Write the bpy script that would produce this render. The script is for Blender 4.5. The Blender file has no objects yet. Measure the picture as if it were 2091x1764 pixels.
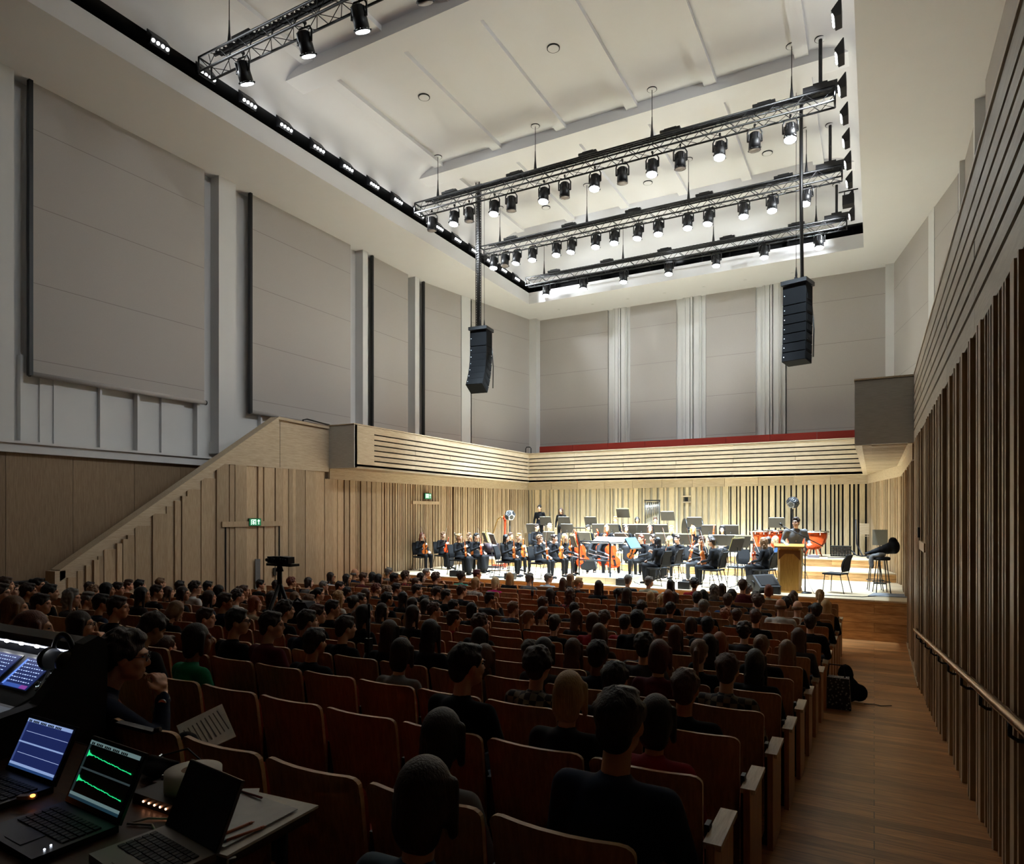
import bpy, bmesh, math, random
from mathutils import Vector, Matrix, Euler
R = random.Random(7)
PI = math.pi
C = bpy.context.scene.collection
scene = bpy.context.scene
# ---------- camera (eye at the origin, level, lens shifted up) ----------
FPX, CX, HY = 1353.0, 1045.5, 1048.0
YAW = math.radians(28.66); SY, CY = math.sin(YAW), math.cos(YAW)
cd = bpy.data.cameras.new('camera'); cam = bpy.data.objects.new('camera', cd); C.objects.link(cam)
cam.location = (0, 0, 0); cam.rotation_euler = (PI/2, 0, YAW)
cd.sensor_fit = 'HORIZONTAL'; cd.sensor_width = 36; cd.lens = 36*FPX/2091
cd.shift_y = (HY-882)/2091; cd.clip_start = 0.05; cd.clip_end = 200
scene.camera = cam
def ray(u, v):
    a = (u-CX)/FPX
    return Vector((-SY+CY*a, CY+SY*a, (HY-v)/FPX))
def atZ(u, v, z): d = ray(u, v); return d*(z/d.z)
def atY(u, v, y): d = ray(u, v); return d*(y/d.y)
def atX(u, v, x): d = ray(u, v); return d*(x/d.x)
def depth(p): return -SY*p[0]+CY*p[1]
def topx(p):
    f = depth(p); r = CY*p[0]+SY*p[1]
    return CX+FPX*r/f, HY-FPX*p[2]/f
# ---------- materials ----------
MATS = {}
def srgb(c):
    if isinstance(c, str): c = tuple(int(c[i:i+2], 16)/255 for i in (0, 2, 4))
    return tuple(x/12.92 if x <= .04045 else ((x+.055)/1.055)**2.4 for x in c)+(1,)
def newmat(name):
    m = bpy.data.materials.new(name); m.use_nodes = True
    nt = m.node_tree; b = nt.nodes['Principled BSDF']
    return m, nt, b
def nd(nt, t, **k):
    n = nt.nodes.new(t)
    for a, v in k.items():
        if a in n.inputs.keys(): n.inputs[a].default_value = v
        else: setattr(n, a, v)
    return n
def plain(name, col, rough=.6, metal=0, noise=.12, scale=30, bump=0, spec=.5, sheen=0):
    if name in MATS: return MATS[name]
    m, nt, b = newmat(name); c = srgb(col)
    tc = nd(nt, 'ShaderNodeTexCoord'); n = nd(nt, 'ShaderNodeTexNoise', Scale=scale, Detail=3.0)
    nt.links.new(tc.outputs['Object'], n.inputs['Vector'])
    mx = nd(nt, 'ShaderNodeMix', data_type='RGBA')
    mx.inputs[6].default_value = tuple(x*(1-noise) for x in c[:3])+(1,)
    mx.inputs[7].default_value = tuple(min(1, x*(1+noise)) for x in c[:3])+(1,)
    nt.links.new(n.outputs[0], mx.inputs[0]); nt.links.new(mx.outputs[2], b.inputs['Base Color'])
    b.inputs['Roughness'].default_value = rough; b.inputs['Metallic'].default_value = metal
    b.inputs['Specular IOR Level'].default_value = spec
    if bump:
        bp = nd(nt, 'ShaderNodeBump'); bp.inputs['Strength'].default_value = bump; bp.inputs['Distance'].default_value = .01
        nt.links.new(n.outputs[0], bp.inputs['Height']); nt.links.new(bp.outputs[0], b.inputs['Normal'])
    MATS[name] = m; return m
def emit(name, col, s):
    if name in MATS: return MATS[name]
    m, nt, b = newmat(name); b.inputs['Base Color'].default_value = srgb(col)
    b.inputs['Emission Color'].default_value = srgb(col); b.inputs['Emission Strength'].default_value = s*.62
    MATS[name] = m; return m
def wood(name, c1, c2, axis=2, stretch=14, scale=5, island=.25, rough=.5, bump=.1, planks=None, spec=.4):
    """grain along `axis`; island = board to board variation; planks=(len,width,lenaxis,widthaxis)"""
    if name in MATS: return MATS[name]
    m, nt, b = newmat(name); L = nt.links.new
    geo = nd(nt, 'ShaderNodeNewGeometry'); mp = nd(nt, 'ShaderNodeMapping')
    sc = [stretch]*3; sc[axis] = 1.0
    mp.inputs['Scale'].default_value = sc
    add = nd(nt, 'ShaderNodeVectorMath', operation='ADD')
    cb = nd(nt, 'ShaderNodeCombineXYZ'); mul = nd(nt, 'ShaderNodeMath', operation='MULTIPLY'); mul.inputs[1].default_value = 37.0
    L(geo.outputs['Random Per Island'], mul.inputs[0]); L(mul.outputs[0], cb.inputs[0]); L(mul.outputs[0], cb.inputs[1]); L(mul.outputs[0], cb.inputs[2])
    L(geo.outputs['Position'], add.inputs[0]); L(cb.outputs[0], add.inputs[1]); L(add.outputs[0], mp.inputs['Vector'])
    n = nd(nt, 'ShaderNodeTexNoise', Scale=scale, Detail=6.0, Roughness=.62); L(mp.outputs[0], n.inputs['Vector'])
    mx = nd(nt, 'ShaderNodeMix', data_type='RGBA'); mx.inputs[6].default_value = srgb(c1); mx.inputs[7].default_value = srgb(c2)
    rmp = nd(nt, 'ShaderNodeMapRange'); rmp.inputs[1].default_value = .32; rmp.inputs[2].default_value = .72
    L(n.outputs[0], rmp.inputs[0]); L(rmp.outputs[0], mx.inputs[0])
    rnd = geo.outputs['Random Per Island']; edge = None
    if planks:
        ln, wd, la, wa = planks
        sp = nd(nt, 'ShaderNodeSeparateXYZ'); L(geo.outputs['Position'], sp.inputs[0])
        cv = nd(nt, 'ShaderNodeCombineXYZ'); L(sp.outputs[la], cv.inputs[0]); L(sp.outputs[wa], cv.inputs[1])
        br = nd(nt, 'ShaderNodeTexBrick'); br.offset = .37; br.inputs['Scale'].default_value = 1
        br.inputs['Brick Width'].default_value = ln; br.inputs['Row Height'].default_value = wd
        br.inputs['Mortar Size'].default_value = .0028; br.inputs['Mortar Smooth'].default_value = 0
        br.inputs['Color1'].default_value = (0, 0, 0, 1); br.inputs['Color2'].default_value = (1, 1, 1, 1); br.inputs['Mortar'].default_value = (.5, .5, .5, 1)
        br.inputs['Bias'].default_value = 0
        L(cv.outputs[0], br.inputs['Vector']); rnd = br.outputs['Color']; edge = br.outputs['Fac']
        # shift the grain per plank
        m2 = nd(nt, 'ShaderNodeVectorMath', operation='SCALE'); m2.inputs[3].default_value = 19.0; L(br.outputs['Color'], m2.inputs[0]); L(m2.outputs[0], add.inputs[1])
    mr = nd(nt, 'ShaderNodeMapRange'); mr.inputs[3].default_value = 1-island; mr.inputs[4].default_value = 1+island*.55
    L(rnd, mr.inputs[0])
    vm = nd(nt, 'ShaderNodeVectorMath', operation='SCALE'); L(mx.outputs[2], vm.inputs[0]); L(mr.outputs[0], vm.inputs[3])
    out = vm.outputs[0]
    if edge:
        me = nd(nt, 'ShaderNodeMix', data_type='RGBA'); L(edge, me.inputs[0]); L(out, me.inputs[6]); me.inputs[7].default_value = tuple(x*.3 for x in srgb(c1)[:3])+(1,)
        out = me.outputs[2]
    L(out, b.inputs['Base Color']); b.inputs['Roughness'].default_value = rough; b.inputs['Specular IOR Level'].default_value = spec
    if bump:
        bp = nd(nt, 'ShaderNodeBump'); bp.inputs['Strength'].default_value = bump; bp.inputs['Distance'].default_value = .004
        L(n.outputs[0], bp.inputs['Height']); L(bp.outputs[0], b.inputs['Normal'])
    MATS[name] = m; return m
# ---------- mesh builder ----------
class MB:
    def __init__(s): s.v = []; s.f = []; s.m = []; s.sm = []
    def face(s, pts, mi=0, sm=False):
        k = len(s.v); s.v += [tuple(p) for p in pts]; s.f.append(tuple(range(k, k+len(pts)))); s.m.append(mi); s.sm.append(sm)
    def box(s, c, d, rot=None, mi=0, taper=None):
        """centre, full dimensions; rot = Euler tuple or Matrix"""
        h = [x/2 for x in d]; k = len(s.v); tp = taper or 1.0
        if rot is None: M = Matrix.Identity(3)
        elif isinstance(rot, Matrix): M = rot.to_3x3()
        else: M = Euler(rot).to_matrix()
        for z in (-1, 1):
            q = tp if z > 0 else 1
            for x, y in ((-1, -1), (1, -1), (1, 1), (-1, 1)):
                s.v.append(tuple(Vector(c)+M@Vector((x*h[0]*q, y*h[1]*q, z*h[2]))))
        for f in ((0, 3, 2, 1), (4, 5, 6, 7), (0, 1, 5, 4), (1, 2, 6, 5), (2, 3, 7, 6), (3, 0, 4, 7)):
            s.f.append(tuple(k+i for i in f)); s.m.append(mi); s.sm.append(False)
    def bb(s, a, b, mi=0):
        s.box([(a[i]+b[i])/2 for i in range(3)], [abs(b[i]-a[i]) for i in range(3)], mi=mi)
    def tube(s, pts, r, n=8, mi=0, cap=True, sm=True, flat=1.0):
        pts = [Vector(p) for p in pts]; rs = r if isinstance(r, (list, tuple)) else [r]*len(pts)
        up = None; k = len(s.v); m = len(pts)
        for i, p in enumerate(pts):
            t = (pts[min(i+1, m-1)]-pts[max(i-1, 0)]).normalized()
            if up is None:
                up = Vector((0, 0, 1)) if abs(t.z) < .9 else Vector((1, 0, 0))
            x = t.cross(up).normalized(); up = x.cross(t).normalized()
            for j in range(n):
                a = 2*PI*j/n
                s.v.append(tuple(p+x*math.cos(a)*rs[i]+up*math.sin(a)*rs[i]*flat))
        for i in range(m-1):
            for j in range(n):
                a = k+i*n+j; b = k+i*n+(j+1) % n
                s.f.append((a, b, b+n, a+n)); s.m.append(mi); s.sm.append(sm)
        if cap:
            s.f.append(tuple(k+j for j in reversed(range(n)))); s.m.append(mi); s.sm.append(False)
            s.f.append(tuple(k+(m-1)*n+j for j in range(n))); s.m.append(mi); s.sm.append(False)
    def lathe(s, prof, c=(0, 0, 0), n=20, rot=None, mi=0, sm=True):
        M = Euler(rot).to_matrix() if rot and not isinstance(rot, Matrix) else (rot.to_3x3() if rot else Matrix.Identity(3))
        k = len(s.v); c = Vector(c)
        for r, z in prof:
            for j in range(n):
                a = 2*PI*j/n; s.v.append(tuple(c+M@Vector((r*math.cos(a), r*math.sin(a), z))))
        for i in range(len(prof)-1):
            for j in range(n):
                a = k+i*n+j; b = k+i*n+(j+1) % n
                s.f.append((a, b, b+n, a+n)); s.m.append(mi); s.sm.append(sm)
        s.f.append(tuple(k+j for j in reversed(range(n)))); s.m.append(mi); s.sm.append(False)
        s.f.append(tuple(k+(len(prof)-1)*n+j for j in range(n))); s.m.append(mi); s.sm.append(False)
    def prism(s, poly, org, ux, uy, thick, mi=0):
        """2D poly in plane (ux,uy), extruded along ux x uy by +-thick/2"""
        ux = Vector(ux).normalized(); uy = Vector(uy).normalized(); nz = ux.cross(uy).normalized(); o = Vector(org); k = len(s.v); n = len(poly)
        for sgn in (-.5, .5):
            for x, y in poly: s.v.append(tuple(o+ux*x+uy*y+nz*sgn*thick))
        s.f.append(tuple(k+i for i in reversed(range(n)))); s.m.append(mi); s.sm.append(False)
        s.f.append(tuple(k+n+i for i in range(n))); s.m.append(mi); s.sm.append(False)
        for i in range(n):
            j = (i+1) % n; s.f.append((k+i, k+j, k+n+j, k+n+i)); s.m.append(mi); s.sm.append(False)
    def ell(s, c, r, rot=None, n=14, mi=0, sm=True):
        M = Euler(rot).to_matrix() if rot else Matrix.Identity(3); c = Vector(c); k = len(s.v); q = n//2+1
        s.v.append(tuple(c+M@Vector((0, 0, r[2]))))
        for i in range(1, q):
            t = PI*i/q
            for j in range(n):
                a = 2*PI*j/n; s.v.append(tuple(c+M@Vector((r[0]*math.sin(t)*math.cos(a), r[1]*math.sin(t)*math.sin(a), r[2]*math.cos(t)))))
        s.v.append(tuple(c+M@Vector((0, 0, -r[2])))); last = len(s.v)-1
        for j in range(n):
            s.f.append((k, k+1+j, k+1+(j+1) % n)); s.m.append(mi); s.sm.append(sm)
            s.f.append((last, last-n+(j+1) % n, last-n+j)); s.m.append(mi); s.sm.append(sm)
        for i in range(q-2):
            for j in range(n):
                a = k+1+i*n+j; b = k+1+i*n+(j+1) % n
                s.f.append((a, a+n, b+n, b)); s.m.append(mi); s.sm.append(sm)
    def mesh(s, name, mats):
        me = bpy.data.meshes.new(name); me.from_pydata(s.v, [], s.f)
        if not isinstance(mats, (list, tuple)): mats = [mats]
        for m in mats: me.materials.append(m)
        me.polygons.foreach_set('material_index', s.m); me.polygons.foreach_set('use_smooth', s.sm)
        me.validate(); me.update(); return me
    def build(s, name, mats, parent=None, loc=None, label=None):
        o = bpy.data.objects.new(name, s.mesh(name, mats)); C.objects.link(o)
        if parent: o.parent = parent
        if loc: o.location = loc
        if label: o['label'] = label
        return o
def voxel(mb, vox, smooth=2, shrink=None):
    """union of closed shapes -> one continuous surface; returns a mesh"""
    me = bpy.data.meshes.new('tmp'); me.from_pydata(mb.v, [], mb.f); me.update()
    bm = bmesh.new(); bm.from_mesh(me); bmesh.ops.recalc_face_normals(bm, faces=bm.faces); bm.to_mesh(me); bm.free()
    o = bpy.data.objects.new('tmp', me); C.objects.link(o)
    r = o.modifiers.new('r', 'REMESH'); r.mode = 'VOXEL'; r.voxel_size = vox
    if smooth: q = o.modifiers.new('s', 'SMOOTH'); q.iterations = smooth; q.factor = .6
    dg = bpy.context.evaluated_depsgraph_get(); out = bpy.data.meshes.new_from_object(o.evaluated_get(dg))
    bpy.data.objects.remove(o); bpy.data.meshes.remove(me)
    out.polygons.foreach_set('use_smooth', [True]*len(out.polygons)); out.update(); return out
def mobj(name, me, parent=None, mat=None, loc=None, rot=None):
    o = bpy.data.objects.new(name, me); C.objects.link(o)
    if parent: o.parent = parent
    if mat:
        if not me.materials: me.materials.append(mat)
        o.material_slots[0].link = 'OBJECT'; o.material_slots[0].material = mat
    if loc: o.location = loc
    if rot: o.rotation_euler = rot
    return o
def tag(o, label, cat, group=None, kind=None):
    o['label'] = label; o['category'] = cat
    if group: o['group'] = group
    if kind: o['kind'] = kind
    return o
def thing(name, label, cat, loc=(0, 0, 0), rz=0, group=None):
    o = bpy.data.objects.new(name, None); o.empty_display_size = .1; C.objects.link(o)
    o.location = loc; o.rotation_euler = (0, 0, rz); return tag(o, label, cat, group)
def struct(o): o['kind'] = 'structure'; return o
def copy_tree(o, parent=None):
    c = o.copy(); C.objects.link(c)
    if parent: c.parent = parent
    for ch in list(o.children): copy_tree(ch, c)
    return c
ORD = ['zeroth', 'first', 'second', 'third', 'fourth', 'fifth', 'sixth', 'seventh', 'eighth', 'ninth', 'tenth', 'eleventh', 'twelfth', 'thirteenth', 'fourteenth', 'fifteenth', 'sixteenth', 'seventeenth', 'eighteenth', 'nineteenth', 'twentieth', 'twenty-first', 'twenty-second', 'twenty-third', 'twenty-fourth', 'twenty-fifth', 'twenty-sixth', 'twenty-seventh', 'twenty-eighth', 'twenty-ninth']
# ---------- palette ----------
white = plain('white_plaster', 'd9d8d9', .75, noise=.02, scale=2)
wallw = plain('painted_wall', 'd2d2d2', .7, noise=.03, scale=3)
black = plain('black_metal', '0b0b0d', .45, noise=.2)
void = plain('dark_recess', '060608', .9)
oakL = wood('oak_panel_light', 'b5a084', 'd0c0a6', 1, 12, 4, .12, .5)
oakZ = wood('oak_batten', 'a48b6c', 'c6b092', 2, 16, 4, .28, .5)
oakZd = wood('oak_batten_brown', '9c8262', 'c2a684', 2, 16, 4, .22, .42, spec=.5)
oakH = wood('oak_panel_across', 'b5a084', 'd0c0a6', 0, 12, 4, .14, .5)
oakS = wood('oak_stair_wall', '80684e', '9c8468', 2, 14, 4, .12, .55)
backO = plain('batten_backing_brown', '5d3d22', .8)
backG = plain('batten_backing_grey', '6f6858', .8)
floorM = wood('oak_floor', '8c5c32', 'cc9058', 0, 9, 4, .42, .35, .08, planks=(1.7, .15, 0, 1), spec=.45)
stageM = wood('oak_stage', 'b5a182', 'd8c8aa', 0, 9, 4, .22, .38, .08, planks=(2.1, .15, 0, 1), spec=.45)
riserM = wood('oak_riser', 'a87c4c', 'dcb27c', 0, 7, 3, .22, .45, .08, planks=(3.1, .2, 0, 2))
XR, XL = .63, -13.65          # lower side walls
XIR, XIL = -.32, -12.7        # inner balcony faces
ZF, ZS = -2.79, -1.9          # front floor, stage
ZB0, ZB1 = 1.28, 2.5          # balcony front
ZSOF = 8.74
def floorz(y): return ZF if y > 12.4 else ZF+.106*(12.4-y)
# ---------- floors ----------
m = MB()
ys = [-3.5]+[i*.8 for i in range(-3, 16)]+[12.4, 16.6]
for a, b in zip(ys[:-1], ys[1:]):
    m.face([(-15, a, floorz(a)), (1.2, a, floorz(a)), (1.2, b, floorz(b)), (-15, b, floorz(b))])
m.face([(-15, -3.5, -3.1), (1.2, -3.5, -3.1), (1.2, -3.5, floorz(-3.5)), (-15, -3.5, floorz(-3.5))])
struct(m.build('floor', floorM))
m = MB(); m.bb((-2.2, 12.39, ZF-.02), (XR, 12.41, ZF+.002)); struct(m.build('trim_1', black))
def slab(name, y0, z, zb):
    m = MB(); zt = z
    m.face([(-14.2, y0-.02, zt), (1, y0-.02, zt), (1, 25.3, zt), (-14.2, 25.3, zt)], 0)
    m.face([(-14.2, y0-.02, zt-.035), (1, y0-.02, zt-.035), (1, y0-.02, zt), (-14.2, y0-.02, zt)], 0)
    m.face([(-14.2, y0, zb), (1, y0, zb), (1, y0, zt-.035), (-14.2, y0, zt-.035)], 1)
    return struct(m.build(name, [stageM, riserM]))
slab('floor_stage', 16.5, ZS, ZF); slab('floor_stage_tier', 20.9, ZS+.25, ZS); slab('floor_stage_back_tier', 22.6, ZS+.5, ZS+.25)
# ---------- batten walls ----------
def battens(m, p0, p1, z0, z1, inward, gen, zf=None, zt=None, mi=0):
    """gen yields (gap, width, depth); inward = sign of the normal side"""
    p0 = Vector(p0+(0,)); p1 = Vector(p1+(0,)); L = (p1-p0).length; t = (p1-p0)/L; n = Vector((-t.y, t.x, 0))*inward; s = 0
    ang = math.atan2(t.y, t.x)
    while s < L:
        g, w, d = gen(s, L)
        s += g
        if s+w > L: w = L-s
        if w < .012: break
        c = p0+t*(s+w/2)+n*(d/2)
        a = zf(c) if zf else z0; b = zt(c) if zt else z1
        if b-a > .05: m.box((c.x, c.y, (a+b)/2), (w, d, b-a), (0, 0, ang), mi)
        s += w
def backing(m, p0, p1, z0, z1, outward, mi=1, th=.2):
    p0 = Vector(p0+(0,)); p1 = Vector(p1+(0,)); t = (p1-p0).normalized(); n = Vector((-t.y, t.x, 0))*outward
    c = (p0+p1)/2+n*th/2; m.box((c.x, c.y, (z0+z1)/2), ((p1-p0).length+.1, th, z1-z0), (0, 0, math.atan2(t.y, t.x)), mi)
# left lower wall: wide boards near, narrow battens by the stage
m = MB()
def gL(s, L):
    y = 7.05+s
    if y < 14.6:
        return (R.choice((.0, .02, .045)), R.choice((.1, .14, .18, .24, .33, .38)), R.choice((.03, .05, .07)))
    if y < 16.2: return (R.choice((.02, .05)), R.choice((.06, .12, .18, .24)), R.choice((.04, .06)))
    return (R.choice((.03, .05, .07)), R.choice((.04, .05, .07, .1)), R.choice((.05, .06)))
def ztL(c):
    y = c.y
    if y < 10.55: return -1.1+(y-6.99)*3.59/5.26-.28
    return 1.18 if y < 14.1 else .98
battens(m, (XL-.06, 7.1), (XL-.06, 20.4), -3, 1, -1, gL, zt=ztL)
def gL2(s, L): return (R.choice((.03, .05, .07)), R.choice((.04, .05, .07, .1)), R.choice((.05, .06)))
battens(m, (XL-.04, 20.42), (-12.86, 24.95), -3, .98, -1, gL2)
backing(m, (XL-.06, 14), (XL-.06, 20.5), -3, 1.25, 1); backing(m, (XL-.06, 20.4), (-12.86, 25.1), -3, 1.25, 1)
# parapet body (solid) for the stair part
par = [(7.0, -3), (14.1, -3), (14.1, 2.42), (12.25, 2.47), (7.0, -1.12)]
m.prism([(y, z) for y, z in par], (XL-.16, 0, 0), (0, 1, 0), (0, 0, 1), .2, 2)
# plain board above the battens, sloped cap
m.prism([(10.5, 1.18), (14.08, 1.18), (14.08, 2.36), (12.3, 2.4), (10.5, 1.2)], (XL-.03, 0, 0), (0, 1, 0), (0, 0, 1), .07, 2)
m.bb((XL-.01, 12.3, 1.2), (XL+.008, 12.31, 2.39), 3)
for a, b in (((6.95, -1.1), (12.25, 2.5)), ((12.25, 2.5), (14.1, 2.45))):
    d = Vector((b[0]-a[0], b[1]-a[1])).normalized(); q = Vector((-d.y, d.x)) if False else Vector((d.y, -d.x))
    w = .2 if a[0] < 10 else .05
    m.prism([(a[0], a[1]+.02), (b[0], b[1]+.02), (b[0], b[1]-w), (a[0], a[1]-w)], (XL-.13, 0, 0), (0, 1, 0), (0, 0, 1), .32, 2)
m.bb((XL-.3, 6.86, -3), (XL+.03, 7.05, -1.1), 2)
m.bb((XL-.06, 14.1, .98), (XL+.02, 20.45, 1.3), 2)
m.prism([(0, .98), (4.62, .98), (4.62, 1.3), (0, 1.3)], (XL-.02, 20.4, 0), (.79, 4.55, 0), (0, 0, 1), .08, 2)
struct(m.build('wall_left', [oakZ, backO, oakL, void]))
# right wall
m = MB()
def gR(s, L): return (R.choice((.03, .045, .06, .09)), R.choice((.035, .05, .06, .09, .11)), R.choice((.05, .07, .085)))
battens(m, (XR+.07, -2), (XR+.07, 20.3), -3, ZB0, 1, gR)
def gR2(s, L): return (R.choice((.03, .05, .07)), R.choice((.04, .05, .07, .1)), R.choice((.05, .06)))
m2 = MB(); battens(m2, (XR+.05, 20.35), (-.16, 24.95), -3, .98, 1, gR2)
backing(m2, (XR+.05, 20.3), (-.16, 25.1), -3, 1.25, -1)
m2.prism([(0, .98), (4.66, .98), (4.66, 1.3), (0, 1.3)], (XR+.02, 20.35, 0), (-.81, 4.6, 0), (0, 0, 1), .08, 2)
m2.bb((XR-.02, 14.1, .98), (XR+.06, 20.4, 1.3), 2)
struct(m2.build('wall_right_stage', [oakZ, backO, oakL]))
backing(m, (XR+.07, -2.5), (XR+.07, 20.4), -3, ZB0+.1, -1)
struct(m.build('wall_right', [oakZd, plain('right_backing', '4c382a', .8)]))
# skirting where the floor is flat
m = MB(); m.bb((XR-.025, 12.4, ZF), (XR+.05, 16.5, ZF+.03)); struct(m.build('baseboard_right', oakZd))
# back wall
m = MB()
def gB(s, L):
    return (R.choice((.05, .07, .1)), R.choice((.07, .1, .16, .2)), R.choice((.05, .07)))
def gB2(s, L): return (R.choice((.05, .06)), R.choice((.07, .16, .11)), R.choice((.05, .07)))
battens(m, (-12.86, 25.0), (-4.6, 25.0), -3, .98, -1, gB)
# second, recessed layer of grey boards
battens(m, (-12.86, 25.0), (-4.6, 25.0), -3, .98, -1, lambda s, L: (.02, R.choice((.1, .15, .2)), .02), mi=3)
battens(m, (-4.6, 25.0), (-.16, 25.0), -3, .98, -1, gB2)
m.bb((-13.2, 25.0, -3), (-4.6, 25.2, 1.25), 1); m.bb((-4.6, 25.0, -3), (.2, 25.2, 1.25), 4)
for i in range(11): m.bb((-12.9+i*1.16, 24.9, .98), (-12.9+i*1.16+1.15, 25.02, 1.28), 2)
# small square niche
m.bb((-6.35, 24.9, .62), (-6.0, 24.95, .66), 2); m.bb((-6.35, 24.9, .4), (-6.0, 24.95, .44), 2); m.bb((-6.24, 24.91, .45), (-6.11, 24.94, .61), 4)
struct(m.build('wall_back', [wood('oak_batten_pale', 'bca680', 'dccaa8', 2, 16, 4, .2), backG, oakH, wood('oak_batten_grey', '9c9280', 'b8ae98', 2, 16, 4, .2), void]))
# ---------- balcony fronts ----------
slots = [2.272, 2.12, 1.968, 1.812, 1.658, 1.503]
def front(name, p0, p1, out, s0=0, mat=oakL, th=.06, zb=ZB0, deep=.3):
    """panelled front with long dark slots between p0 and p1; out = side of the solid"""
    m = MB(); a = Vector(p0+(0,)); b = Vector(p1+(0,)); t = (b-a).normalized(); L = (b-a).length
    n = Vector((-t.y, t.x, 0))*out; ang = math.atan2(t.y, t.x)
    def sb(s_, e_, z0, z1, d0, d1, mi):
        c = a+t*(s_+e_)/2+n*(d0+d1)/2; m.box((c.x, c.y, (z0+z1)/2), (e_-s_, d1-d0, z1-z0), (0, 0, ang), mi)
    nj = max(1, int((L-s0)/1.9)); js = [s0+(L-s0)*i/nj for i in range(nj+1)]
    if s0 > 0: sb(0, s0, zb, ZB1-.03, 0, th, 0)
    edges = [ZB1-.03]+sum([[z+.02, z-.02] for z in slots], [])+[zb]
    for k in range(0, len(edges), 2):
        for j in range(nj): sb(js[j]+.002, js[j+1]-.002, edges[k+1], edges[k], 0, th, 0)
    for j in range(1, nj): sb(js[j]-.006, js[j]+.006, slots[3]+.02, slots[2]-.02, -.002, .0, 1)
    sb(0, L, zb, ZB1-.03, th, th+.02, 1)
    sb(0, L, ZB1-.02, ZB1+.01, -.012, deep, 0); sb(0, L, ZB1-.032, ZB1-.02, .006, th, 1)
    sb(0, L, zb, ZB1-.02, th+.02, deep-.02, 0)
    return struct(m.build(name, [mat, void]))
front('wall_balcony_left', (XIL, 14.1), (XIL, 24.7), 1, .82)
front('wall_balcony_back', (XIL, 24.7), (XIR, 24.7), 1, 0, oakH)
front('wall_balcony_right', (XIR, 24.7), (XIR, 14.0), 1, 0)
oakG = wood('oak_gallery_front', 'a89a84', 'c6bba6', 1, 12, 4, .1, .4, spec=.5)
front('wall_gallery_right', (XR, 14.0), (XR, -2.5), 1, 0, oakG, zb=ZB0)
boxm = wood('oak_box_end', 'b2b2ac', 'cfcfca', 0, 20, 5, .05, .3, spec=.6)
m = MB(); m.bb((XIL-.95, 14.08, ZB0), (XIL+.0, 14.2, ZB1-.03), 0); m.bb((XIL-.95, 14.06, ZB1-.02), (XIL+.01, 14.3, ZB1+.01), 1); m.bb((XIL-.95, 14.1, ZB1-.03), (XIL, 14.2, ZB1-.02), 2)
struct(m.build('wall_balcony_left_end', [boxm, oakL, void]))
m = MB(); m.bb((XIR, 13.98, ZB0), (XR+.02, 14.1, ZB1-.03), 0); m.bb((XIR-.01, 13.96, ZB1-.02), (XR+.02, 14.2, ZB1+.01), 1); m.bb((XIR, 13.99, ZB1-.03), (XR, 14.1, ZB1-.02), 2)
struct(m.build('wall_balcony_right_end', [boxm, oakL, void]))
# soffits with battens across
def soffit(name, poly, x0, x1, y0, y1):
    m = MB(); m.prism(poly, (0, 0, ZB0+.07), (1, 0, 0), (0, 1, 0), .06, 1)
    y = y0+.2
    while y < y1:
        w = R.choice((.04, .06, .09)); m.bb((x0+.12, y, ZB0-.005), (x1-.14, y+w, ZB0+.04), 0); y += w+R.choice((.03, .05, .08))
    m.bb((x0, y0, ZB0-.01), (x0+.12, y1, ZB0+.05), 2); m.bb((x1-.14, y0, ZB0-.01), (x1, y1, ZB0+.05), 2)
    return struct(m.build(name, [oakH, backO, oakL]))
soffit('ceiling_balcony_right', [(XIR, 14), (XR+.05, 14), (XR+.05, 25), (XIR, 25)], XIR, XR+.05, 14, 24.9)
soffit('ceiling_balcony_left', [(XL-.05, 14.1), (XIL, 14.1), (XIL, 25), (XL-.05, 25)], XL-.05, XIL, 14.1, 24.9)
m = MB(); m.bb((-13.2, 24.7, ZB0+.02), (.1, 25.2, ZB0+.1)); struct(m.build('ceiling_balcony_back', oakH))
# gallery floors behind the fronts
m = MB(); m.bb((-15.2, 14.2, 1.45), (-12.9, 27.2, 1.55)); m.bb((-12.9, 24.95, 1.45), (-.1, 27.2, 1.55)); m.bb((.95, -2.5, 1.45), (2.2, 24.9, 1.55)); m.bb((-.1, 24.9, 1.45), (2.2, 27.2, 1.55)); m.bb((.0, 14.3, 1.45), (.95, 24.9, 1.55)); struct(m.build('floor_gallery', floorM))
# ---------- stair hall behind the parapet ----------
m = MB()
m.bb((-15.2, -3, -3.2), (-14.95, 11.95, 1.2), 1)
ys = [-1, 1.2, 3.4, 5.2, 6.63, 7.87, 9.2, 10.35, 11.2, 11.95]
for a, b in zip(ys[:-1], ys[1:]): m.bb((-14.96, a+.004, -3), (-14.92, b-.004, 1.2), 0)
struct(m.build('wall_stair', [oakS, void]))
m = MB(); m.bb((-15.1, -3, 1.2), (-14.8, 11.3, 1.38)); m.bb((-15.1, -3, 1.38), (-14.74, 11.32, 1.43)); struct(m.build('trim_2', wallw))
m = MB()
k = 0
for i in range(20):
    y = 7.4+i*.262; z = -2.3+i*.18; m.bb((-14.92, y, z-.6), (-13.8, y+.3, z))
m.bb((-14.92, 12.6, .9), (-13.8, 14.3, 1.3)); struct(m.build('floor_stair', floorM))
# ---------- upper walls ----------
m = MB()
m.bb((-15.35, -3, 1.2), (-15.2, 27.4, 9.3))                   # back plane left
for y0, y1 in ((11.4, 11.92), (16.9, 17.15), (19.75, 20.0), (6.3, 6.75), (5.0, 5.5)):
    m.bb((-15.25, y0, 1.75 if y0 > 8 else 1.4), (-14.87, y1, ZSOF))
m.bb((-15.25, 11.36, 1.55), (-14.82, 11.98, 1.85))
m.bb((-15.25, -3, 1.4), (-14.87, 5.5, ZSOF))
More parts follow.
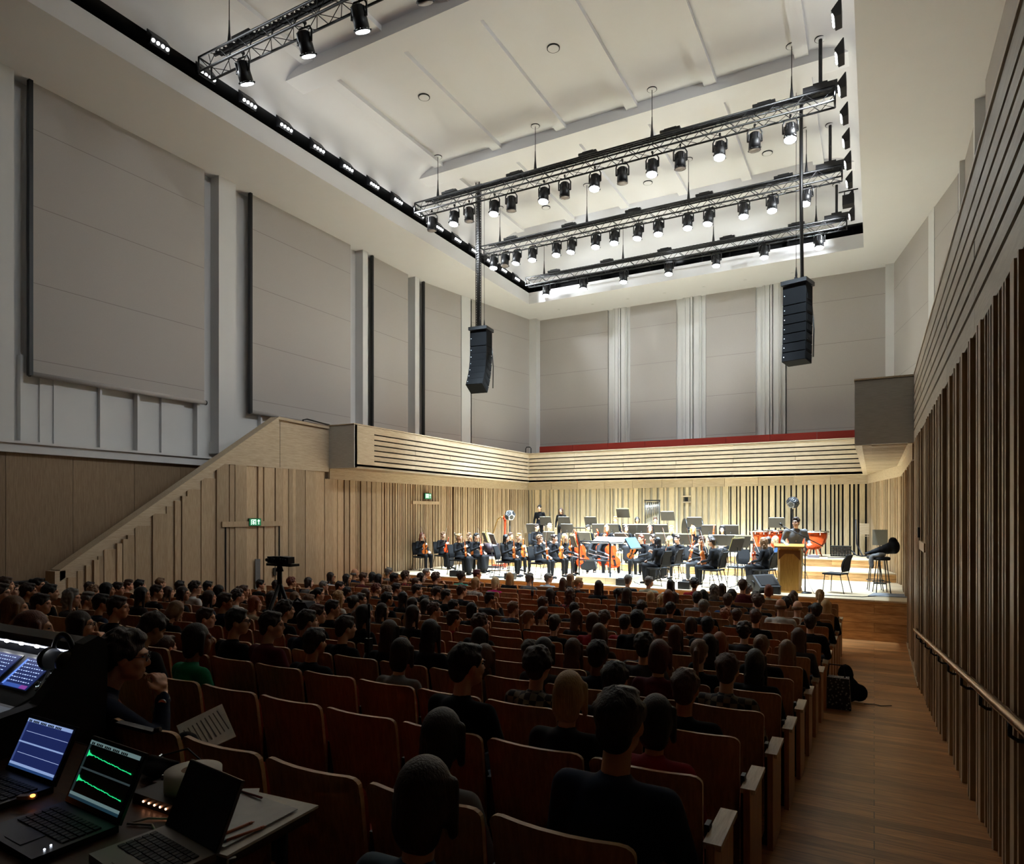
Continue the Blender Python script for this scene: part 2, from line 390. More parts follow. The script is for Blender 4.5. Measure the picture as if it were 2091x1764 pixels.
# shallow panels below the first blind
for i, (y0, y1, d) in enumerate(((6.95, 7.0, .12), (7.35, 8.05, .02), (7.6, 8.5, .05), (8.5, 8.55, .14), (9.35, 9.4, .14), (10.0, 10.6, .05), (10.9, 10.96, .14), (12.9, 12.95, .12), (13.6, 14.2, .05))):
    m.bb((-15.22, y0, 1.4), (-15.2+d+.02, y1, 3.2))
# bent section by the stage
d = Vector((1.37, 6.6, 0)).normalized(); ang = math.atan2(d.y, d.x)
def bent(s0, s1, dd, z0, z1, side, mi=0):
    """boxes along the bent upper wall; side -1 left, +1 right"""
    if side < 0: p = Vector((-14.87, 20.4, 0)); t = d; n = Vector((-d.y, d.x, 0))
    else: p = Vector((1.85, 20.4, 0)); t = Vector((-d.x, d.y, 0)); n = Vector((d.y, d.x, 0))
    c = p+t*(s0+s1)/2-n*(dd); m.box((c.x, c.y, (z0+z1)/2), (s1-s0, .1, z1-z0), (0, 0, math.atan2(t.y, t.x)), mi)
bent(-.3, 7, -.35, 1.5, 9.3, -1); bent(1.98, 2.5, -.1, 1.5, ZSOF, -1)
struct(m.build('wall_left_upper', wallw))
m = MB(); m.bb((2.2, -3, 1.2), (2.35, 27.4, 9.3))
for y0, y1 in ((16.95, 17.15), (19.75, 20.0), (11.4, 11.92), (6, 6.6)): m.bb((1.86, y0, 1.5), (2.2, y1, ZSOF))
bent(-.3, 7, -.35, 1.5, 9.3, 1); bent(1.98, 2.5, -.1, 1.5, ZSOF, 1)
struct(m.build('wall_right_upper', wallw))
m = MB(); m.bb((-13.9, 27.25, 1.2), (.9, 27.4, 9.3))
for x0, x1 in ((-10.0, -9.08), (-7.06, -5.94), (-3.98, -2.98)):
    w = x1-x0
    m.bb((x0-.05, 27.05, 1.5), (x1+.02, 27.3, ZSOF))
    for q0, q1, dd in ((.2, .46, .1), (.5, .56, .16), (.6, .86, .1), (.24, .3, .14), (.76, .8, .14)):
        m.bb((x0+w*q0, 27.06-dd, 1.5), (x0+w*q1, 27.1, ZSOF))
m.bb((-13.75, 26.6, 1.5), (-13.3, 27.2, ZSOF)); m.bb((.35, 26.7, 1.5), (.8, 27.3, ZSOF))
struct(m.build('wall_back_upper', wallw))
m = MB(); m.bb((-15.4, -3.6, -3.2), (2.4, -3.4, 11)); struct(m.build('wall_rear', plain('rear_wall_dark', '2a2420', .9)))
# ---------- roller blinds ----------
def blindmat():
    m, nt, b = newmat('blind_fabric'); L = nt.links.new
    geo = nd(nt, 'ShaderNodeNewGeometry'); sp = nd(nt, 'ShaderNodeSeparateXYZ'); L(geo.outputs['Position'], sp.inputs[0])
    md = nd(nt, 'ShaderNodeMath', operation='PINGPONG'); md.inputs[1].default_value = .78; L(sp.outputs[2], md.inputs[0])
    lt = nd(nt, 'ShaderNodeMath', operation='LESS_THAN'); lt.inputs[1].default_value = .007; L(md.outputs[0], lt.inputs[0])
    n = nd(nt, 'ShaderNodeTexNoise', Scale=60.0, Detail=2.0); L(geo.outputs['Position'], n.inputs['Vector'])
    mx = nd(nt, 'ShaderNodeMix', data_type='RGBA'); mx.inputs[6].default_value = srgb('aaa5a1'); mx.inputs[7].default_value = srgb('b3aeaa'); L(n.outputs[0], mx.inputs[0])
    m2 = nd(nt, 'ShaderNodeMix', data_type='RGBA'); L(lt.outputs[0], m2.inputs[0]); L(mx.outputs[2], m2.inputs[6]); m2.inputs[7].default_value = srgb('8d8883'); L(m2.outputs[2], b.inputs['Base Color'])
    b.inputs['Roughness'].default_value = .9; b.inputs['Specular IOR Level'].default_value = .15; return m
bl = blindmat()
def blind(p0, p1, zb, label, ch=True, thick=.02, side=1):
    a = Vector(p0+(0,)); b = Vector(p1+(0,)); t = (b-a).normalized(); L = (b-a).length; ang = math.atan2(t.y, t.x)
    o = thing('roller_blind', label, 'blind', ((a.x+b.x)/2, (a.y+b.y)/2, zb), ang, 'grey acoustic roller blinds on the upper walls')
    h = ZSOF-zb; m = MB(); m.box((0, 0, h/2+.02), (L, thick, h-.04)); m.build('fabric', bl, o)
    m = MB(); m.tube([(-L/2-.03, 0, .04), (L/2+.03, 0, .04)], .055, 12); m.build('bottom_bar', bl, o)
    if ch:
        m = MB(); m.box((side*(-L/2-.05), -.03, h/2), (.07, .1, h)); m.build('gap_shade_strip', black, o)  # black strip stands in for the shade in the gap behind the blind
        m = MB(); m.tube([(L/2+.03, 0, .04), (L/2+.06, 0, .04)], .06, 12); m.build('bar_cap', black, o); m = MB(); m.tube([(-L/2-.06, 0, .04), (-L/2-.03, 0, .04)], .06, 12); m.build('bar_cap', black, o)
    return o
blind((-14.98, 7.12), (-14.98, 11.05), 2.78, 'largest grey roller blind at the far left of the hall, stopping above the ledge')
blind((-14.98, 12.5), (-14.98, 16.42), 2.74, 'grey roller blind on the left wall just right of the biggest one')
blind((-14.98, 17.5), (-14.98, 19.45), 1.6, 'third grey roller blind from the left on the left wall')
P = lambda s: (-14.87+d.x*s-.08, 20.4+d.y*s)
blind(P(.0), P(1.98), 1.6, 'fourth grey roller blind on the left wall, behind the hanging speaker pole')
blind(P(2.6), P(6.6), 1.6, 'fifth grey roller blind, nearest the back corner of the left wall', False)
Q = lambda s: (1.85-d.x*s+.08, 20.4+d.y*s)
blind((1.98, 12.6), (1.98, 16.3), 1.6, 'grey roller blind on the right wall nearest the viewer, above the slotted gallery')
blind((1.98, 17.2), (1.98, 19.9), 1.6, 'middle grey roller blind on the right wall above the gallery front')
blind(Q(.1), Q(2.1), 1.6, 'narrow grey roller blind on the right wall before the dark gap')
blind(Q(2.4), Q(6.5), 1.6, 'pale roller blind on the right wall next to the back corner')
for (a, b), lb in zip(((-13.35, -10.05), (-9.05, -7.1), (-5.9, -4.02), (-2.9, .35)), ('leftmost', 'second from left', 'third from left', 'rightmost')):
    blind((a, 27.0), (b, 27.0), 1.6, lb+' grey roller blind on the back wall above the stage', False)
# ---------- soffit and vaulted ceiling ----------
X0, X1, YB = -12.67, -.3, 24.65
m = MB()
YN = -3.5
for x0, x1, y0, y1 in ((-15.4, X0, YN, 27.5), (X1, 2.5, YN, 27.5), (X0, X1, YB, 27.5)):
    x0 -= 0; m.bb((x0, y0, ZSOF), (x1, y1, ZSOF+.05), 0)
m.bb((X0-.1, YN, ZSOF+.05), (X0, YB, 9.21)); m.bb((X1, YN, ZSOF+.05), (X1+.1, YB+.1, 9.21)); m.bb((X0-.1, YB, ZSOF+.05), (X1, YB+.1, 9.21))
# small downlights
struct(m.build('ceiling_soffit', white))
m = MB()
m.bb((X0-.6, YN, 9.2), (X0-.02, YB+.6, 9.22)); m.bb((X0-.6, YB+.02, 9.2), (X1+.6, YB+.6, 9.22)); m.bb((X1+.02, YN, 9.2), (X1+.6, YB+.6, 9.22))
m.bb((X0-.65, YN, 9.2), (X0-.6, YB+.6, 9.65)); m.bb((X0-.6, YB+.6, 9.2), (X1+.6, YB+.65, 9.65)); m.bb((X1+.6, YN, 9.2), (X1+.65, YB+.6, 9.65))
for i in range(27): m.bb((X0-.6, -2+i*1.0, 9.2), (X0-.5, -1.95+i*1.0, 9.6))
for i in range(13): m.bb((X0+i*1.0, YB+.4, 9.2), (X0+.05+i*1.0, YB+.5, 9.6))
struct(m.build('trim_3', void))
def g(dd, Rr=1.8, p=3.5):
    if dd <= 0: return 0
    if dd >= Rr: return 1
    return (1-(1-dd/Rr)**p)**(1/p)
def cz(x, y): return 9.57+1.15*g(x-X0)*g(X1-x)*g(YB-y, 2.3, 2.8)
m = MB()
xs = [X0+.0]+[X0+1.8*(i/14)**1.6 for i in range(1, 15)]; xs += [X0+1.8+(X1-X0-3.6)*i/6 for i in range(1, 6)]; xs += [X1-(x-X0) for x in reversed(xs[:15])]
ys = [YN, 4, 8, 12, 16, 20, 22.35]+[YB-2.3*(i/14)**1.6 for i in range(13, -1, -1)]
k = len(xs)
for y in ys:
    for x in xs: m.v.append((x, y, cz(x, y)))
for j in range(len(ys)-1):
    for i in range(k-1):
        a = j*k+i; m.f.append((a, a+1, a+k+1, a+k)); m.m.append(0); m.sm.append(True)
struct(m.build('ceiling', white))
m = MB(); m.bb((X0-.65, YN, 9.57), (X0, YB+.65, 9.6)); m.bb((X1, YN, 9.57), (X1+.65, YB+.65, 9.6)); m.bb((X0, YB, 9.57), (X1, YB+.65, 9.6)); struct(m.build('ceiling_edge', void))
n = 4
def inz(z):  # distance from the side where the cove passes height z
    t = (z-9.57)/1.15; return 1.8*(1-(1-t**3.5)**(1/3.5))
for y0 in (.7, 6.1, 11.4, 16.75, 22.1):
    m = MB(); e = inz(10.42); m.prism([(X0+e, 10.42), (X1-e, 10.42), (X1-e-.12, 10.6), (X1-1.6, 10.9), (X0+1.6, 10.9), (X0+e+.12, 10.6)], (0, y0+.29, 0), (1, 0, 0), (0, 0, 1), .58)
    # ends of the beam sink into the cove
    struct(m.build('trim_%d' % n, white)); n += 1
for xr in (-11.55, -9.5, -7.45, -5.42, -3.41, -1.33):
    m = MB(); m.bb((xr-.3, YN, 10.6), (xr, 23.6, 10.9)); struct(m.build('trim_%d' % n, white)); n += 1
# ---------- doors ----------
m = MB(); y0, y1 = 10.62, 12.28
x = XL+.03
m.bb((x-.01, y0-.1, -.33), (x+.02, y1+.1, -.2)); 
struct(m.build('door_1', oakZ)); dm = bpy.context.scene.objects['door_1']
m = MB(); m.bb((x-.03, y0, -2.7), (x-.0, y0+.03, -.33)); m.bb((x-.03, y1-.03, -2.7), (x, y1, -.33)); m.build('door_frame', void, dm)
m = MB(); m.bb((x-.01, y0+.87, -2.3), (x+.012, y0+1.02, -1.15)); m.build('door_plate', plain('grey_steel', '66686a', .5), dm)
m = MB(); p = atX(842, 1021, XL+.03); q = atX(895, 1026, XL+.03); m.bb((XL, p.y, .31), (XL+.06, q.y, .42)); struct(m.build('door_2', oakZ))
m = MB(); ya, yb = 10.9, 12.0
m.bb((XR-.02, ya, -.55), (XR+.05, yb, -.42)); m.bb((XR+.0, yb, -2.7), (XR+.05, yb+.03, -.42)); m.bb((XR+.0, ya-.03, -2.6), (XR+.05, ya, -.42)); struct(m.build('door_3', oakZd))
m = MB(); m.bb((XR-.03, yb+.15, -.38), (XR+.0, yb+.23, -.22)); m.build('access_panel', black, bpy.context.scene.objects['door_3'])
# ---------- lighting trusses ----------
lens_on = emit('lamp_lens_lit', 'f4fbff', 9); lens_off = plain('lamp_lens_off', '8d8480', .15, spec=.8)
steel = plain('rod_steel', '2a2a2c', .4, .6)
TX0, TX1, TZ0, TZ1 = -12.25, -.77, 9.12, 9.42
def truss(y, nm, x1=TX1):
    o = thing('lighting_truss', nm, 'truss', (TX0, y, TZ0), 0, 'black lighting trusses under the ceiling'); L = x1-TX0; h = TZ1-TZ0
    m = MB()
    for dy in (-.15, .15):
        for z in (0, h): m.tube([(0, dy, z), (L, dy, z)], .024, 6)
    m.build('chord', black, o)
    m = MB(); n = int(L/.3); s = L/n
    for i in range(n):
        a, b = i*s, (i+1)*s
        for dy in (-.15, .15):
            p, q = ((a, dy, 0), (b, dy, h)) if i % 2 else ((a, dy, h), (b, dy, 0)); m.tube([p, q], .009, 4, cap=False)
        for z in (0, h):
            p, q = ((a, -.15, z), (b, .15, z)) if i % 2 else ((a, .15, z), (b, -.15, z)); m.tube([p, q], .008, 4, cap=False)
    for x in (0, L):
        for dy in (-.15, .15): m.tube([(x, dy, 0), (x, dy, h)], .02, 6)
        for z in (0, h): m.tube([(x, -.15, z), (x, .15, z)], .02, 6)
    m.build('lacing', black, o)
    m = MB()
    m.tube([(.3, 0, h+.04), (L-.5, 0, h+.04)], .035, 6); m.tube([(.5, .06, h+.02), (L-.6, .06, h+.02)], .03, 6)
    for i in range(int(L/.12)): m.box((.4+i*.12, .03, h+.06), (.05, .16, .02))
    m.build('cable_tray', black, o)
    for i in range(5): m = MB(); m.box((1.2+i*2.2, -.05, h+.1), (.5, .12, .06)); m.box((1.2+i*2.2, -.05, h+.145), (.3, .05, .04)); m.build('power_box', black, o)
    for x in (-11.5, -8.23, -4.93, -1.66):
        m = MB(); m.tube([(x-TX0, 0, h), (x-TX0, 0, cz(x, y)-.6-TZ0+.6)], .009, 5); m.lathe([(.03, h+.02), (.045, h+.1), (.02, h+.35), (.012, h+.6)], (x-TX0, 0, 0), 8); m.build('hanging_rod', steel, o)
    if y > 10:
        x = -1.06; m = MB(); m.tube([(x-TX0, 0, h), (x-TX0, 0, cz(x, y)-TZ0)], .04, 8); m.box((x-TX0, 0, h+.08), (.7, .36, .12)); m.box((x-TX0, 0, h+.17), (.3, .2, .1)); m.build('cable_pole', black, o)
    return o
truss(9.06, 'lighting truss nearest the viewer, cut off at the top left of the photo')
truss(16.4, 'lighting truss carrying alternate lit and unlit lanterns, highest of the three over the stage')
truss(20.16, 'middle lighting truss over the stage with the most lit lanterns')
truss(23.7, 'farthest lighting truss, close to the back wall above the stage')
def disc(x, y, lbl):
    z = cz(x, y) if abs(x+6.5) > 4 or y > 22 else 10.72
    m = MB(); m.lathe([(.13, 0), (.13, .03)], (0, 0, 0), 20, mi=0); m.lathe([(.15, .005), (.15, .04)], (0, 0, 0), 20, mi=1)
    o = m.build('ceiling_port', [white, steel]); o.location = (x, y, z-.03); tag(o, lbl, 'ceiling port', 'round ports in the vaulted ceiling'); return o
for (u, v), lb in zip(((866, 207), (1130, 108), (1567, 320), (1323, 380), (1115, 430), (1486, 445), (1375, 455), (1184, 492), (1708, 387), (1596, 407)), ('left of the pair between the first two ceiling beams', 'right of the pair between the first two ceiling beams', 'under the second ceiling bay, right side', 'in the middle of the second ceiling bay', 'left side of the second ceiling bay', 'third from right in the last curved ceiling bay', 'middle of the last curved ceiling bay', 'left end of the last curved ceiling bay', 'right end of the last curved ceiling bay', 'second from right in the last curved ceiling bay')):
    p = atZ(u, v, 10.6)
    if p.y > 22.3: p = atY(u, v, 23.0)
    disc(p.x, min(p.y, 23.3), 'white round port with dark rim '+lb)
for y in (16.4, 20.16, 23.7):
    for x in (-11.5, -8.23, -4.93, -1.66, -1.06):
        m = MB(); m.lathe([(.11, 0), (.11, .02)], (0, 0, 0), 16, mi=0); m.lathe([(.125, .005), (.125, .03)], (0, 0, 0), 16, mi=1)
        o = m.build('ceiling_plate', [white, steel]); o.location = (x, y, cz(x, y)-.02)
        tag(o, 'white ceiling plate where the %s hangs, %s truss' % ({-11.5: 'leftmost rod', -8.23: 'second rod from left', -4.93: 'third rod from left', -1.66: 'rightmost thin rod', -1.06: 'thick cable pole'}[x], {16.4: 'nearest stage', 20.16: 'middle stage', 23.7: 'farthest stage'}[y]), 'ceiling plate', 'plates around the truss hangers')
def lantern_meshes():
    a = MB(); a.lathe([(.075, .12), (.1, .1), (.105, -.02), (.115, -.04), (.12, -.2), (.105, -.205)], n=16)
    for i in range(6): t = i*PI/3; a.box((.11*math.cos(t), .11*math.sin(t), .03), (.02, .02, .12), (0, 0, t))
    b = MB(); b.lathe([(.112, -.2), (.112, -.236), (.06, -.244)], n=20)
    c = MB(); c.tube([(-.14, 0, -.06), (-.14, 0, .13), (-.1, 0, .2), (.1, 0, .2), (.14, 0, .13), (.14, 0, -.06)], .011, 6, flat=1.6); c.tube([(-.14, 0, -.05), (-.1, 0, -.05)], .02, 6); c.tube([(.1, 0, -.05), (.14, 0, -.05)], .02, 6)
    d = MB(); d.tube([(0, 0, .19), (0, 0, .3)], .012, 6); d.box((0, 0, .28), (.04, .05, .04))
    e = MB()
    for t in range(4): q = t*PI/2+PI/4; e.box((.125*math.cos(q), .125*math.sin(q), -.21), (.03, .05, .02), (0, 0, q))
    e.lathe([(.112, -.2), (.125, -.23), (.118, -.23), (.105, -.2)], n=16)
    return [x.mesh(nm, mt) for x, nm, mt in ((a, 'lamp_housing', black), (b, 'lens', lens_on), (c, 'yoke', black), (d, 'clamp', black), (e, 'colour_frame', black))]
LM = lantern_meshes()
def lantern(x, y, zl, on, label, tilt=0.0, rz=0, rx=0, power=0, aim=None):
    o = thing('stage_lantern', label, 'stage light', (x, y, zl+.2), rz, 'lanterns hung from the trusses')
    for me, nm in zip(LM, ('housing', 'lens', 'yoke', 'clamp', 'colour_frame')):
        q = bpy.data.objects.new(nm, me); C.objects.link(q); q.parent = o
        if nm in ('housing', 'lens', 'colour_frame'): q.rotation_euler = (rx, tilt, 0)
        if nm == 'lens': q.material_slots[0].link = 'OBJECT'; q.material_slots[0].material = lens_on if on else lens_off
    o.scale = (1.15,)*3
    if power:
        ld = bpy.data.lights.new('spot', 'SPOT'); ld.energy = power; ld.spot_size = math.radians(52); ld.spot_blend = .5; ld.shadow_soft_size = .08; ld.color = (.69, .86, 1)
        lo = bpy.data.objects.new('spot_beam', ld); C.objects.link(lo); lo.location = (x, y, zl-.12)
        dv = Vector(aim)-lo.location; lo.rotation_euler = dv.to_track_quat('-Z', 'Y').to_euler()
SPOT = 2100
T2 = [(882, 0), (928, 1), (958, 0), (1010, 1), (1044, 0), (1111, 1), (1153, 0), (1215, 1), (1271, 0), (1332, 1), (1389, 0), (1470, 1), (1541, 0), (1614, 1)]
for k, (u, on) in enumerate(T2):
    p = atY(u, 400, 16.4); lantern(p.x, 16.4, 8.6, on, '%s stage lantern, %s from the left on the truss with alternate lanterns lit' % ('lit' if on else 'unlit', ORD[k+1]), 0, .35 if not on else 0, .06 if not on else -.18, SPOT*on, (p.x*.8-1.5, 18.9, ZS))
T3 = [1009, 1032, 1056, 1088, 1137, 1168, 1217, 1255, 1304, 1345, 1405, 1448, 1519, 1577, 1647]
for k, u in enumerate(T3):
    p = atY(u, 480, 20.16); on = k != 1
    lantern(p.x, 20.16, 8.67, on, '%s stage lantern, %s from the left on the middle stage truss' % ('lit' if on else 'unlit', ORD[k+1]), .12 if k % 3 == 2 else 0, 0, -.18, SPOT*on*.9, (p.x*.85-1.2, 19.4+(k % 3)*1.1, ZS))
T4 = [1116, 1192, 1274, 1366, 1463, 1561, 1673]
for k, u in enumerate(T4):
    p = atY(u, 560, 23.7); lantern(p.x, 23.7, 8.67, 1, 'lit stage lantern, %s from the left on the farthest truss' % ORD[k+1], 0, 0, -.18, SPOT, (p.x*.85-1.2, 21.8, ZS))
for k, u in enumerate((496, 622, 733, 862)):
    p = atY(u, 120, 9.06); lantern(p.x, 9.06, 8.7, k < 3, 'black lantern tilted towards the stage, %s from the left on the nearest truss' % ORD[k+1], 0, .1, .45, 0)
# small spare fixture on the right side of the ceiling opening
o = thing('projector', 'small black projector on a bracket beside the right row of ceiling LED lamps', 'projector', (-.5, 21.3, 8.95))
m = MB(); m.box((-.15, 0, 0), (.3, .3, .28)); m.build('body', black, o); m = MB(); m.tube([(-.4, 0, .3), (.1, 0, .3)], .02, 6); m.tube([(-.25, 0, .1), (-.25, 0, .3)], .015, 6); m.tube([(-.05, 0, .1), (-.05, 0, .3)], .015, 6); m.build('bracket', black, o)
# ---------- LED quad lamps in the slot ----------
led = emit('led_lens', 'ffffff', 10)
def quad(x, y, z, side, label):
    o = thing('led_lamp', label, 'LED lamp', (x, y, z), 0, 'four-lens LED lamps in the ceiling slot')
    m = MB(); m.prism([(0, -.1), (.11*side, -.12), (.17*side, .02), (.02*side, .2), (0, .2)], (0, 0, 0), (1, 0, 0), (0, 0, 1), .4); m.build('housing', black, o)
    m = MB()
    for i in range(4): m.lathe([(.036, -.01), (.03, .012)], (.142*side, -.15+i*.1, -.05), 10, (0, side*(PI/2+.4), 0))
    m.build('lens', led, o)
for k in range(15): quad(X0+.0, 8.26+k*1.08, 9.42, 1, 'four-lens LED lamp, %s from the viewer along the left ceiling slot' % ORD[k+1])
for k, v in enumerate((10, 70, 135, 193, 244, 293, 333, 361, 400)): quad(X1-.22, 13.55+k*1.15, 9.12, -1, 'four-lens LED lamp, %s from the top along the right edge of the ceiling' % ORD[k+1])
# ---------- hanging line arrays ----------
def array(x, y, z, lbl, bend, rz=0):
    o = thing('line_array', lbl, 'loudspeaker', (x, y, z), rz, 'hanging loudspeaker arrays'); grille = plain('speaker_grille', '060607', .9, bump=.4, scale=160, spec=.1); spk = plain('speaker_black', '040405', .85, spec=.15)
    m = MB(); m.box((0, 0, -.05), (.64, .6, .1)); m.box((0, .1, .04), (.06, .5, .1)); m.build('flying_frame', black, o)
    a = 0; zz = -.12; yy = 0
    for i in range(7):
        h = .5 if i == 0 else .245; a = 0 if i < 2 else bend*(i-1)
        M = Euler((a, 0, 0)).to_matrix(); c = Vector((0, yy, zz))+M@Vector((0, 0, -h/2))
        b = MB(); b.box(tuple(c), (.58, .46, h-.015), M); b.box(tuple(c+M@Vector((-.292, 0, 0))), (.006, .3, h*.5), M); b.box(tuple(c+M@Vector((.292, 0, 0))), (.006, .3, h*.5), M)
        q = b.build('speaker_box', spk, o)
        b = MB(); b.box(tuple(c+M@Vector((0, -.235, 0))), (.56, .012, h-.03), M); gr = b.build('grille', grille, q)
        b = MB(); b.box(tuple(c+M@Vector((-.24, -.243, 0))), (.02, .004, .02), M); b.build('badge', white, q)
        e = Vector((0, yy, zz))+M@Vector((0, 0, -h)); yy, zz = e.y, e.z
    m = MB(); m.tube([(.26, .27, -.6), (.3, .3, -1.2), (.27, .34, -1.9)], .018, 6); m.build('cable', black, o)
    for dy in (-.1, .25):
        m = MB(); m.tube([(0, dy, .05), (0, dy, cz(x, y)-z)], .007, 5); m.lathe([(.025, .05), (.03, .15), (.012, .35)], (0, dy, 0), 8); m.build('suspension_wire', steel, o)
    return o
pl = atY(987, 670, 18.4); array(-11.2, 18.4, 6.0, 'black line array of seven speaker boxes hanging at the left of the stage', -.1, .12)
pr = atY(1612, 575, 18.4); array(-1.72, 18.4, 5.92, 'black line array of seven speaker boxes hanging at the right of the stage', -.02, -.25)
x = atY(977, 500, 18.35).x
o = thing('cable_lift_column', 'black lattice cable column dropping from ceiling to the left speaker array', 'cable column', (x, 18.35, 5.95)); m = MB()
for dx in (-.06, .06):
    for dy in (-.06, .06): m.tube([(dx, dy, 0), (dx, dy, cz(x, 18.35)-5.95)], .014, 5)
for i in range(58):
    z = i*.08; m.box((0, -.06, z), (.13, .01, .02)); m.box((.06, 0, z), (.01, .13, .02))
m.box((0, 0, 2.35), (.085, .085, 4.7))
m.build('lattice', black, o)
x = atY(1636, 400, 18.5).x; m = MB(); m.tube([(x, 18.5, cz(x, 18.5)-.01), (x, 18.5, 8), (x+.02, 18.5, 6.2), (x+.03, 18.5, 5.6), (x-.02, 18.55, 5.0), (x, 18.5, 4.5)], .045, 8)
tag(m.build('cable_bundle', black), 'thick black cable bundle falling from ceiling to the right speaker array', 'cable')
# soffit downlights above the back wall
for k, (u, v) in enumerate(((1141, 632), (1210, 621), (1282, 610), (1357, 598), (1437, 585), (1522, 571), (1618, 557))):
    p = atZ(u, v, ZSOF); m = MB(); m.lathe([(.07, -.012), (.05, .0)], (0, 0, 0), 16); o = m.build('downlight', plain('downlight_glass', 'e8e8e8', .2)); o.location = (p.x, p.y, ZSOF-.001)
    tag(o, 'small round downlight in the soffit above the back wall, %s from the left' % ORD[k+1], 'downlight', 'soffit downlights')
# ---------- gallery furniture ----------
red = plain('red_upholstery', '8a1d0c', .7)
for k in range(8):
    a = -12.45+k*1.53; m = MB(); m.box((a+.762, 25.25, 2.2), (1.52, .07, 1.24)); m.box((a+.762, 25.5, 1.95), (1.52, .5, .1))
    o = m.build('bench', red); tag(o, 'red padded gallery bench section above the stage, %s from the left' % ORD[k+1], 'bench', 'red bench sections on the back gallery')
hr = thing('handrail', 'small black hoop handrail at the back left corner of the gallery', 'handrail', (-12.9, 24.9, 2.4)); m = MB(); m.tube([(-.05, 0, -.9), (-.05, 0, .33), (.0, 0, .4), (.12, .05, .4), (.16, .08, .35), (.16, .08, -.9)], .022, 8); m.build('rail', black, hr)
m = MB(); a = atX(642, 866, XL-.3); m.tube([(XL-.2, 14.0-.7, 2.4), (XL-.2, 13.3, 2.58), (XL-.2, 13.45, 2.62), (XL-.2, 14.3, 2.56)], .022, 8); tag(m.build('handrail', black), 'short black handrail at the top of the left stair, above parapet', 'handrail')
m = MB(); m.tube([(-14.15, -1, -1.33), (-14.15, 6.9, -1.3), (-14.15, 7.3, -1.15), (-14.15, 12.2, 2.2)], .028, 8)
for y in (1, 3, 5): m.tube([(-14.15, y, -1.35), (-14.15, y, -2.3)], .02, 6)
tag(m.build('handrail', black), 'long black handrail running up the left stair behind the parapet', 'handrail')
m = MB(); m.tube([(-13.7, 6.3, -1.28), (-13.7, 6.75, -1.3), (-13.7, 6.85, -1.4), (-13.7, 6.85, -2.25)], .03, 8); tag(m.build('handrail', black), 'black handrail end standing at the foot of the left stair parapet', 'handrail')
# aisle handrail on the right wall
brass = plain('bronze_rail', '8a6a4c', .25, .9, noise=.03)
hr = thing('wall_handrail', 'bronze tube handrail on black brackets along the right wall of aisle', 'handrail', (XR-.07, 12.3, -1.85))
def rz_(y): return floorz(y)+.93
m = MB(); m.tube([(.06, .0, rz_(12.3)+1.85), (.0, -.08, rz_(12.2)+1.85)]+[(0, y-12.3, rz_(y)+1.85) for y in (11.8, 8, 5, 2.6, 1, -1)], .026, 12); m.build('rail', brass, hr)
for k in range(11):
    y = 11.7-k*.98; z = rz_(y)+1.85; m = MB(); m.tube([(0, y-12.3, z-.02), (0, y-12.3, z-.09), (.03, y-12.3, z-.11), (.1, y-12.3, z-.11)], .011, 6); m.lathe([(.03, 0), (.03, .012)], (.09, y-12.3, z-.11), 10, (0, PI/2, 0)); m.build('bracket', black, hr)
# ---------- exit signs ----------
grn = emit('exit_green', '0f7a4a', .35); wht = emit('exit_white', 'd8f0e2', .8)
def exitsign(x, y, z, lbl, s=1.0):
    o = thing('exit_sign', lbl, 'exit sign', (x, y, z), 0, 'green running-man exit signs'); m = MB(); m.box((0, 0, 0), (.05, .36*s, .19*s)); m.build('case', plain('sign_case', '0c4a2e', .5), o)
    m = MB(); m.box((.028, 0, 0), (.006, .34*s, .165*s)); m.build('face', grn, o)
    m = MB(); X = .034
    # doorway, running figure, arrow (as seen from the hall, y grows to the right)
    m.box((X, -.12*s, 0), (.004, .018*s, .13*s)); m.box((X, -.05*s, .058*s), (.004, .13*s, .016*s)); m.box((X, .01*s, 0), (.004, .018*s, .13*s))
    m.lathe([(.016*s, 0), (.016*s, .004)], (X, -.045*s, .035*s), 10, (0, PI/2, 0)); m.box((X, -.055*s, .0), (.004, .03*s, .05*s), (.3, 0, 0)); m.box((X, -.075*s, -.035*s), (.004, .014*s, .05*s), (.6, 0, 0)); m.box((X, -.035*s, -.035*s), (.004, .014*s, .05*s), (-.5, 0, 0)); m.box((X, -.06*s, .005*s), (.004, .07*s, .012*s), (-.5, 0, 0))
    m.box((X, .1*s, -.015*s), (.004, .02*s, .09*s)); m.prism([(-.045*s, .02*s), (.045*s, .02*s), (0, .07*s)], (X, .1*s, 0), (0, 1, 0), (0, 0, 1), .004)
    m.build('pictogram', wht, o)
p = atX(520, 1066, XL+.05); exitsign(XL+.045, p.y, p.z, 'green exit sign above the door by the left stair parapet')
p = atX(873, 1013, XL+.05); exitsign(XL+.05, p.y, p.z, 'green exit sign on the battened wall left of the violinists', 1.1)
m = MB(); p = atX(561, 1167, XL+.03); m.box((XL+.03, p.y, p.z), (.03, .09, .2)); tag(m.build('door_control', black), 'small black access panel on the wall right of the left door', 'door control')
